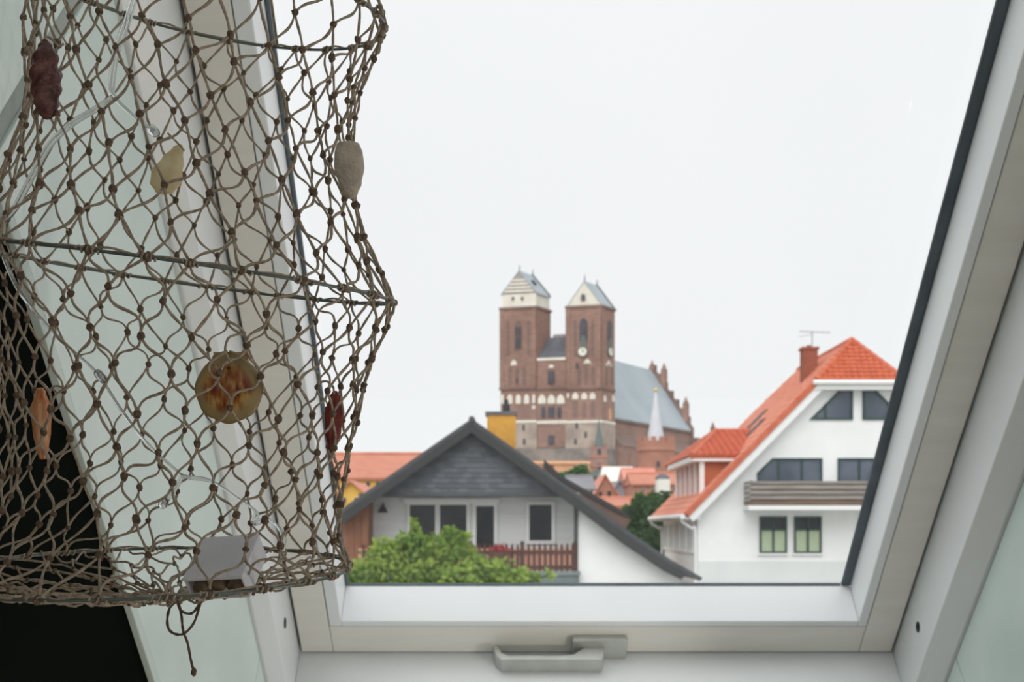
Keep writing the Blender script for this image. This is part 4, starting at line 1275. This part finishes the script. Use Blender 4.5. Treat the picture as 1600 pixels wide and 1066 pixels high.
def gable_house(name, xl, xc, xr, ya, ye, Y, depth, wallm, roofm, label, wins=(), over=1.5, ww=5, wh_=8, vergem=None):
    """house whose gable faces the viewer"""
    e_ = empty(name, (at(xc, 0, Y).x, Y, GZ), label, 'house')
    zb = PY - GZ * F / Y
    obj('wall', prism([(xl, zb), (xl, ye), (xc, ya), (xr, ye), (xr, zb)], Y + .3, depth - .5), wallm, e_)
    def side(xs):
        d = (ye - ya) / abs(xs - xc) * over
        sg = 1 if xs > xc else -1
        return extrude([at(xc, ya - 2.2, Y), at(xs + sg * over, ye + d - 2.2, Y), at(xs + sg * over, ye + d + .3, Y), at(xc, ya + .3, Y)], (0, depth, 0))
    obj('roof', side(xl), roofm, e_)
    obj('roof', side(xr), roofm, e_)
    for (wx_, wy_) in wins:
        w_ = obj('window', pbox(wx_ - ww / 2 - .7, wx_ + ww / 2 + .7, wy_ - wh_ / 2 - .7, wy_ + wh_ / 2 + .7, Y + .27, .1), wallm if vergem is None else vergem, e_)
        obj('pane', pbox(wx_ - ww / 2, wx_ + ww / 2, wy_ - wh_ / 2, wy_ + wh_ / 2, Y + .22, .1), 'dark_glass', w_)
    return e_

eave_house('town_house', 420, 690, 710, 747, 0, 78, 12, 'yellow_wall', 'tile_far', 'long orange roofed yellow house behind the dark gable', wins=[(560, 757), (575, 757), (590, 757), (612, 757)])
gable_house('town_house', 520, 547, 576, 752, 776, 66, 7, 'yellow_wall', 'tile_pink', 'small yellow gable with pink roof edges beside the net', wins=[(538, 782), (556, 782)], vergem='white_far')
# around the church foot
eave_house('town_house', 886, 932, 745, 764, 0, 95, 9, 'white_far', 'grey_roof', 'grey roofed white house below the green tree', wins=[(924, 770)], ww=3)
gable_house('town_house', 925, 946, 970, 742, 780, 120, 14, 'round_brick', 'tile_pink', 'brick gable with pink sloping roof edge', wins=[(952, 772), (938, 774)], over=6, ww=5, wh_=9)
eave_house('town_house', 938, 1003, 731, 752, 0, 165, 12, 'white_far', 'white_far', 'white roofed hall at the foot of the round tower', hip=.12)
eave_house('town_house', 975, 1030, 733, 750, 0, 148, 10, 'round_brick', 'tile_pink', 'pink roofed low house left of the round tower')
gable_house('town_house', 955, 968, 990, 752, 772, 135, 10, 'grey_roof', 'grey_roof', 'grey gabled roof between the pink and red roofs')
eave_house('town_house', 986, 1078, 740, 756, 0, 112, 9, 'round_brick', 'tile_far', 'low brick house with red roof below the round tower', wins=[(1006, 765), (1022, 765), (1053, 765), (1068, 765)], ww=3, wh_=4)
wt = empty('white_dormer', at(1038, 776, 104), 'narrow white stair house with a dark cap before the red roof', 'house')
obj('wall', box(at(1028, 0, 104).x, at(1047, 0, 104).x, 104, 106, GZ, at(0, 749, 104).z), 'white_far', wt)
obj('cap', lathe([(.62, 0), (.58, .2), (.3, .45), (.0, .5)], ((at(1037.5, 0, 104).x), 105, at(0, 749, 104).z), 16), 'church_slate', wt)
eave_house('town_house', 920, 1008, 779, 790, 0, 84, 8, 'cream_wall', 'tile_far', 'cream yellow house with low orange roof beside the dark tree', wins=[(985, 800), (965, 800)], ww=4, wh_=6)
eave_house('town_house', 800, 945, 722, 724, 0, 215, 10, 'tan_wall', 'tan_wall', 'tan walled house in front of the church foot')

# slim brick turret with green spire
tu = empty('brick_turret', (at(936.5, 0, 184).x, 184, GZ), 'slim brick turret with a pointed green spire', 'tower')
txc = at(936.5, 0, 184).x
tw_ = 12.5 / F * 184
zz_ = lambda y, Y=184: (PY - y) / F * Y
obj('shaft', box(txc - tw_, txc + tw_, 184, 184 + 2 * tw_, GZ, zz_(698)), 'church_brick', tu)
for yy in (714, 728):
    obj('cornice', box(txc - tw_ - .1, txc + tw_ + .1, 183.9, 184 + 2 * tw_ + .1, zz_(yy) - .12, zz_(yy) + .12), 'round_brick', tu)
for yy in (706, 729):
    obj('opening', pbox(933.5, 939.5, yy - 4.5, yy + 4.5, 183.95, .1), 'church_void', tu)
for sx in (-1, 1):
    obj('corner_pinnacle', lathe([(.25, -.6), (.25, .3), (.0, 1.0)], (txc + sx * (tw_ - .2), 184.2, zz_(698)), 8), 'church_brick', tu)
obj('spire', lathe([(tw_ * .72, 0), (tw_ * .45, 1.2), (tw_ * .16, 3.0), (.03, 4.2)], (txc, 184 + tw_, zz_(698)), 8), 'copper', tu)
obj('porch_roof', extrude([at(923, 745, 182.5), at(949, 745, 182.5), at(943, 735, 182.5), at(930, 735, 182.5)], (0, 1.4, 0)), 'copper', tu)

# round brick gate tower
YRT = 185.0
rt = empty('round_tower', (at(1028, 0, YRT).x, YRT + 2.8, GZ), 'round red brick tower with battlements and pale cone roof', 'tower')
rc_ = (at(1028, 0, YRT).x, YRT + 2.8, 0)
rr_ = 30 / F * YRT
zt = lambda y: (PY - y) / F * YRT
obj('drum', lathe([(rr_ - .05, GZ), (rr_ - .05, zt(705)), (rr_ + .12, zt(704)), (rr_ + .12, zt(700)), (rr_, zt(699)), (rr_, zt(688)), (rr_ - .35, zt(688)), (rr_ - .35, zt(699)), (0, zt(699))], rc_, 40), 'round_brick', rt)
for k in range(14):
    a0 = 2 * math.pi * k / 14
    parts = []
    pts = [(rr_ * math.cos(a0 + d) + rc_[0], rr_ * math.sin(a0 + d) + rc_[1]) for d in (-.13, -.045, .045, .13)]
    pin = [((rr_ - .35) * math.cos(a0 + d) + rc_[0], (rr_ - .35) * math.sin(a0 + d) + rc_[1]) for d in (.13, .045, -.045, -.13)]
    obj('merlon', extrude([Vector((x, y, zt(688))) for x, y in pts + pin], (0, 0, zt(682) - zt(688))), 'round_brick', rt)
for x_ in (1028.5,):
    obj('opening', pbox(1026, 1031, 721, 730, YRT - .02, .3), 'church_void', rt)
M['pale_cone'] = mat('pale_cone', rgb(214, 215, 221), rgb(204, 205, 212), rough=0.7, scale=.8)
cz = zt(690)
co = obj('cone_roof', lathe([(1.35, 0), (.95, 2.2), (.5, 5.0), (.12, 7.4), (0, 7.6)], (rc_[0], rc_[1], cz), 20), 'pale_cone', rt, smooth=True)
obj('ball_finial', blob((rc_[0], rc_[1], cz + 7.75), .28, 12, 8, 0), 'gold', co, smooth=True)
obj('band', lathe([(.56, 4.4), (.66, 4.0), (.62, 3.9)], (rc_[0], rc_[1], cz), 20), 'gold', co)

# ================================================================ CHURCH
P0 = Vector(((782 - PX) / F * 272, 272, 0))
AL, BE = math.radians(16), math.radians(30)
UD = Vector((math.cos(AL), -math.sin(AL), 0)); WD = Vector((math.sin(BE), math.cos(BE), 0))
def ch3(u, w, z): return P0 + UD * u + WD * w + Vector((0, 0, z))
def cu(px, w=0):
    """facade coordinate u seen at px"""
    k = (px - PX) / F
    q = P0 + WD * w
    return (k * q.y - q.x) / (UD.x - k * UD.y)
def cz_(py, u, w=0): return (PY - py) / F * ch3(u, w, 0).y
def cbox(u0, u1, w0, w1, z0, z1):
    return [ch3(u, w, z) for u in (u0, u1) for w in (w0, w1) for z in (z0, z1)], CUBE
church = empty('brick_church', ch3(10, 10, GZ), 'great brick church with two square towers and grey nave roof', 'church')
u0, u1, u2, u3 = cu(782), cu(838), cu(885), cu(940)
ZB = GZ
TD = 6.3
zA, zB2 = cz_(481, u0), cz_(476, u3)
towL = obj('tower', cbox(u0, u1, 0, TD, cz_(660, u1), zA), 'church_brick', church)
towL['label'] = 'left tower with white top storey'
towR = obj('tower', cbox(u2, u3, 0, TD, cz_(660, u3), zB2), 'church_brick', church)
towR['label'] = 'right tower with white gable'
mid = obj('westwork', cbox(u1, u2, .15, TD, cz_(700, u1), cz_(564, u1)), 'church_brick', church)
obj('parapet', cbox(u1, u2, -.05, .5, cz_(564, u1), cz_(560, u1)), 'church_white', mid)
# dark roof between the towers
zp = cz_(560, u1)
obj('cross_roof', extrude([ch3(u1, .5, zp), ch3(u1, TD * .8, zp + 5.0), ch3(u1, TD * 1.6, zp)], UD * (u2 - u1)), 'church_slate', mid)
obj('roof_lantern', cbox(u1 + 1.2, u2 - .3, TD * .8, TD, zp + 4.0, zp + 5.6), 'gable_grey', mid)
# lower stone storeys
for (a, b2) in ((u0, u1), (u2, u3)):
    obj('stone_base', cbox(a - .15, b2 + .15, -.2, TD, cz_(703, a), cz_(660, b2)), 'church_stone', church)
obj('stone_base', cbox(u0 - .3, u3 + .3, -.45, TD + .2, ZB, cz_(703, u0)), 'church_stone_dark', church)
# string courses
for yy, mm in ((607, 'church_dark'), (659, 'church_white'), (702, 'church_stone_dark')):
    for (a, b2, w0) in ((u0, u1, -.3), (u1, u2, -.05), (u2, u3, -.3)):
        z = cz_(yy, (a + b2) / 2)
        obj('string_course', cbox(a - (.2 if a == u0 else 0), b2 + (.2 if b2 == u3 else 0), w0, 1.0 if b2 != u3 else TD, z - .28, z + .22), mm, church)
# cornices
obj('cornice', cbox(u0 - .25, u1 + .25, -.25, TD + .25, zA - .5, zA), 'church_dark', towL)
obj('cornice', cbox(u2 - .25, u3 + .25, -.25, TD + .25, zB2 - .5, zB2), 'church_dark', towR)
# corner strips on the towers
for (a, b2, tw2, zt_) in ((u0, u1, towL, zA), (u2, u3, towR, zB2)):
    for uu in (a, b2):
        obj('corner_strip', cbox(uu - .12, uu + .12, -.14, .6, cz_(607, uu), zt_ - .5), 'church_brick', tw2)
        obj('corner_strip', cbox(uu + (-.8 if uu == b2 else .0), uu + (.14 if uu == b2 else .8), -.14, .14, cz_(607, uu), zt_ - .5), 'church_brick', tw2)
# white top storey of the left tower and its roof
zw = cz_(459, u0)
ws = obj('white_storey', cbox(u0 + .35, u1 - .2, .2, TD - .1, zA, zw), 'church_white', towL)
def gable_top(parent, a, b2, w0, w1, zlo, zhi, wallm, stripes):
    uc = (a + b2) / 2
    g_ = obj('gable', extrude([ch3(a, w0, zlo), ch3(b2, w0, zlo), ch3(uc, w0, zhi)], WD * .5), wallm, parent)
    obj('gable', extrude([ch3(a, w1 - .5, zlo), ch3(b2, w1 - .5, zlo), ch3(uc, w1 - .5, zhi + .2)], WD * .5), 'church_slate', parent)
    for s_, uu in ((-1, a - .25), (1, b2 + .25)):
        dz = (zhi - zlo) / (uc - a) * .25
        pts = [ch3(uc, w0 - .1, zhi + .18), ch3(uu, w0 - .1, zlo - dz + .18), ch3(uu, w0 - .1, zlo - dz - .05), ch3(uc, w0 - .1, zhi - .05)]
        obj('tower_roof', extrude(pts, WD * (w1 - w0 + .1)), 'church_roof', parent)
        obj('gable_coping', extrude([p + WD * (w1 - w0 - .4) + Vector((0, 0, .3)) for p in pts], WD * .45), 'church_slate', parent)
    for (f0_, f1_, mm) in stripes:
        z0_, z1_ = zlo + (zhi - zlo) * f0_, zlo + (zhi - zlo) * f1_
        h0, h1 = (uc - a) * (1 - f0_) * .93, (uc - a) * (1 - f1_) * .93
        obj('gable_band', extrude([ch3(uc - h0, w0 - .02, z0_), ch3(uc + h0, w0 - .02, z0_), ch3(uc + h1, w0 - .02, z1_), ch3(uc - h1, w0 - .02, z1_)], WD * -.18), mm, g_)
    for w_ in (w0 + .2, w1 - .2):
        obj('finial', lathe([(.12, 0), (.12, .9), (.0, 1.6)], ch3(uc, w_, zhi), 8), 'church_slate', parent)
    return g_
gable_top(towL, u0 + .3, u1 - .15, .15, TD, zw, cz_(424, (u0 + u1) / 2), 'gable_grey', [(.03, .13, 'church_white'), (.2, .3, 'church_white'), (.37, .47, 'church_white'), (.54, .63, 'church_white')])
gR = gable_top(towR, u2 + .15, u3 - .1, .1, TD, zB2, cz_(440, (u2 + u3) / 2), 'church_white', [])
obj('string_band', cbox(u0 + .3, u1 - .15, .1, TD, zw - .15, zw + .2), 'gable_grey', towL)
obj('skylight', extrude([ch3(u1 - 1.5, 1.9, zw + 1.9), ch3(u1 - 1.5, 2.9, zw + 1.9), ch3(u1 - 2.1, 2.9, zw + 2.75), ch3(u1 - 2.1, 1.9, zw + 2.75)], Vector((.2, -.05, .25))), 'church_void', towL)

def facade_open(parent, px, y0, y1, wpx, mt, name='window', arch=True, side=False, rec=0.10):
    """pointed opening on the front (or the right side) of the church"""
    if not side:
        uc = cu(px); hw = wpx / 2 / F * 268 / UD.x
        zb_, zt_ = cz_(y1, uc), cz_(y0, uc)
        sp = zt_ - hw * 1.3 if arch else zt_
        prof_ = [(-hw, zb_), (hw, zb_), (hw, sp)]
        if arch: prof_ += [(hw * .7, sp + hw * .7), (0, zt_), (-hw * .7, sp + hw * .7)]
        prof_ += [(-hw, sp)]
        return obj(name, extrude([ch3(uc + a, -rec, z) for a, z in prof_], WD * (rec + .02)), mt, parent)
    k = (px - PX) / F
    q = P0 + UD * u3
    wc_ = (k * q.y - q.x) / (WD.x - k * WD.y)
    hw = wpx / 2 / F * 268 / WD.x
    zb_, zt_ = (PY - y1) / F * ch3(u3, wc_, 0).y, (PY - y0) / F * ch3(u3, wc_, 0).y
    sp = zt_ - hw * 1.0 if arch else zt_
    prof_ = [(-hw, zb_), (hw, zb_), (hw, sp)] + ([(0, zt_)] if arch else []) + [(-hw, sp)]
    return obj(name, extrude([ch3(u3 + rec, wc_ + a, z) for a, z in prof_], UD * -(rec + .02)), mt, parent)

# left tower openings
w_ = facade_open(towL, 810, 501, 547, 11, 'church_dark', 'window_niche')
for px in (807.3, 812.7):
    facade_open(towL, px, 510, 525, 3.6, 'church_void', 'lancet', rec=.2)
facade_open(towL, 810, 527, 545, 8.5, 'church_void', 'lancet', arch=False, rec=.16)
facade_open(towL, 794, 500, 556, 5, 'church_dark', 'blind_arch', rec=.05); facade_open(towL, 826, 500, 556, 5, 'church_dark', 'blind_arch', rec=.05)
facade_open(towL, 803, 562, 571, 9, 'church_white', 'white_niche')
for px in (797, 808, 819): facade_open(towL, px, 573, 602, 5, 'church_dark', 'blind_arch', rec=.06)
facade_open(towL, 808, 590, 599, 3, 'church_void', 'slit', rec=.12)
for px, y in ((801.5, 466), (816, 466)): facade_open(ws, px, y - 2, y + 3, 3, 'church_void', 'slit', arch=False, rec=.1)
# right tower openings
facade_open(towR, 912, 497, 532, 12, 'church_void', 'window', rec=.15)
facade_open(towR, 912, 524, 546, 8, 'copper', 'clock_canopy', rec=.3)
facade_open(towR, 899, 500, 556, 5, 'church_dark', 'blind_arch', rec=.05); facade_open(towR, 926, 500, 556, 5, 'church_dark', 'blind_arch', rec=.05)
def clock(px, py, rpx, side):
    uc = cu(px)
    if side:
        k = (px - PX) / F; q = P0 + UD * u3
        wc_ = (k * q.y - q.x) / (WD.x - k * WD.y)
        c = ch3(u3, wc_, (PY - py) / F * ch3(u3, wc_, 0).y); e1_, out_ = WD, UD
    else:
        c = ch3(uc, 0, cz_(py, uc)); e1_, out_ = UD, -WD
    r_ = rpx / F * 268
    def dsc(rad, d0, d1):
        return extrude([c + out_ * d0 + e1_ * (rad * math.cos(2 * math.pi * k / 20)) + Vector((0, 0, rad * math.sin(2 * math.pi * k / 20))) for k in range(20)], out_ * (d1 - d0))
    ck = obj('clock', dsc(r_ * 1.15, .0, .35), 'copper', towR)
    obj('dial', dsc(r_ * .92, .35, .42), 'church_white', ck)
    hand = obj('hands', join(extrude([c + out_ * .42 + e1_ * a + Vector((0, 0, z)) for a, z in ((-.06, -.1), (.06, -.1), (.03, r_ * .75), (-.03, r_ * .75))], out_ * .05),
               extrude([c + out_ * .42 + e1_ * a + Vector((0, 0, z)) for a, z in ((-.1, -.06), (-.1, .06), (r_ * .5, .25), (r_ * .5, .15))], out_ * .05)), 'church_slate', ck)
clock(911.5, 550, 7.2, False)
clock(952, 550, 7.0, True)
facade_open(towR, 952, 500, 534, 7, 'church_void', 'window', side=True, rec=.15)
facade_open(towR, 952, 528, 546, 5, 'copper', 'clock_canopy', side=True, rec=.3)
facade_open(towR, 918, 561, 567, 12, 'church_white', 'white_niche')
facade_open(towR, 911.5, 459, 470, 6, 'church_slate', 'window', rec=.25)
facade_open(towR, 902, 567, 577, 4, 'church_void', 'slit')
for px in (905, 916, 927): facade_open(towR, px, 572, 602, 6, 'church_dark', 'blind_arch', rec=.06)
for px in (948, 956): facade_open(towR, px, 572, 602, 4.5, 'church_dark', 'blind_arch', side=True, rec=.06)
facade_open(towR, 951, 563, 569, 10, 'church_white', 'white_niche', side=True)
# white arcade
for px in (797, 810, 823): facade_open(towL, px, 616, 631, 8, 'church_white', 'white_arch')
facade_open(towL, 834, 616, 630, 4, 'church_white', 'white_arch'); facade_open(towL, 785, 616, 631, 4, 'church_white', 'white_arch')
facade_open(towL, 834, 633, 639, 5, 'church_white', 'white_arch')
for px in (847, 861.5, 876): facade_open(mid, px, 616, 631, 12, 'church_white', 'white_arch', rec=.08)
for px in (899, 913, 926): facade_open(towR, px, 613, 624, 9, 'church_white', 'white_arch')
for px in (899, 913, 926): facade_open(towR, px, 626, 652, 7, 'church_dark', 'blind_arch', rec=.05)
for px in (945, 958): facade_open(towR, px, 617, 628, 4, 'church_white', 'white_arch', side=True)
facade_open(towR, 887.5, 614, 622, 3.5, 'church_white', 'white_arch')
facade_open(towR, 953, 637, 656, 5, 'tan_wall', 'blind_arch', side=True)
# middle openings
facade_open(mid, 861.5, 580, 600, 10, 'church_void', 'window', arch=False)
facade_open(mid, 861.5, 569, 575, 9, 'church_white', 'white_niche')
for px, w in ((849, 6), (861.5, 10), (874, 6)): facade_open(mid, px, 636, 653, w, 'church_void', 'window', arch=False)
for k in range(8): facade_open(mid, 842 + k * 5.6, 658, 663, 3, 'church_white', 'white_arch', rec=.12)
facade_open(mid, 861.5, 681, 695, 9, 'church_void', 'window', arch=False)
# stone storey slits
for px, y in ((819, 668), (820, 690), (900, 690), (916, 679), (902, 665)): facade_open(church, px, y - 4, y + 5, 3.5, 'church_void', 'slit', arch=False, rec=.3)
# nave
LN = 52.0
uR, uE0, uE1 = (u0 + u3) / 2, u0 + 1.6, u3 - 1.2
zr2, ze2 = 38.7, 23.7
nv = obj('nave', cbox(uE0 + .8, uE1 - .4, TD, LN, ZB, ze2), 'church_brick', church)
for s_, ue in ((-1, uE0), (1, uE1)):
    obj('nave_roof', extrude([ch3(uR, TD, zr2), ch3(ue, TD, ze2), ch3(ue, TD, ze2 - .4), ch3(uR, TD, zr2 - .4)], WD * (LN - TD)), 'church_roof', nv)
obj('eave_frieze', cbox(uE1 - .5, uE1 - .2, TD, LN, ze2 - 1.0, ze2 - .3), 'church_dark', nv)
for k in range(26):
    w0 = TD + 2 + k * 1.72
    obj('corbel', cbox(uE1 - .3, uE1 + .05, w0, w0 + .7, ze2 - .7, ze2 - .1), 'church_dark', nv)
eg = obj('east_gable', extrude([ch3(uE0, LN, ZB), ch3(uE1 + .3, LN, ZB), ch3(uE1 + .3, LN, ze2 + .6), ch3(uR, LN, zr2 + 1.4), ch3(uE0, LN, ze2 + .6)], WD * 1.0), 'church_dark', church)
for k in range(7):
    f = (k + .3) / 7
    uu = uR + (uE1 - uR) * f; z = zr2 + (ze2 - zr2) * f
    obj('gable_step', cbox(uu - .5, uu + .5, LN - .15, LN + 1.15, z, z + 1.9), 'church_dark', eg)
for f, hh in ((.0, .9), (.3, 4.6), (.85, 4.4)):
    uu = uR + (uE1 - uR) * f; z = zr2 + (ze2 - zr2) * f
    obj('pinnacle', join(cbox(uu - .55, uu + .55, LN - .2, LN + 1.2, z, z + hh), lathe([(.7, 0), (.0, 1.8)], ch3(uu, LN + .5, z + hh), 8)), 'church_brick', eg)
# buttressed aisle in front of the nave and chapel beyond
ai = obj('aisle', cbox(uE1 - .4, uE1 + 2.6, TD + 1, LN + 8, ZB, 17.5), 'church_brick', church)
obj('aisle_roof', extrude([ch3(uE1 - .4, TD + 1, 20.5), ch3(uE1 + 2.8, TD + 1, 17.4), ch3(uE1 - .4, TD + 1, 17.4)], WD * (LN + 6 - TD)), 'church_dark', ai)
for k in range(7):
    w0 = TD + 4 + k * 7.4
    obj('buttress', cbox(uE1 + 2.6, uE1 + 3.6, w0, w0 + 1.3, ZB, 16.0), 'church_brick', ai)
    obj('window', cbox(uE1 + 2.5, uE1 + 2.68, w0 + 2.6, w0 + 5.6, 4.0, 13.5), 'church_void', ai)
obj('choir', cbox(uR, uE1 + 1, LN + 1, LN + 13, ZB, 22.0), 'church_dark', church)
obj('pinnacle', join(cbox(uE1 + .2, uE1 + 1.2, LN + 12, LN + 13, 20, 25.0), lathe([(.7, 0), (0, 1.8)], ch3(uE1 + .7, LN + 12.5, 25.0), 8)), 'church_brick', church)
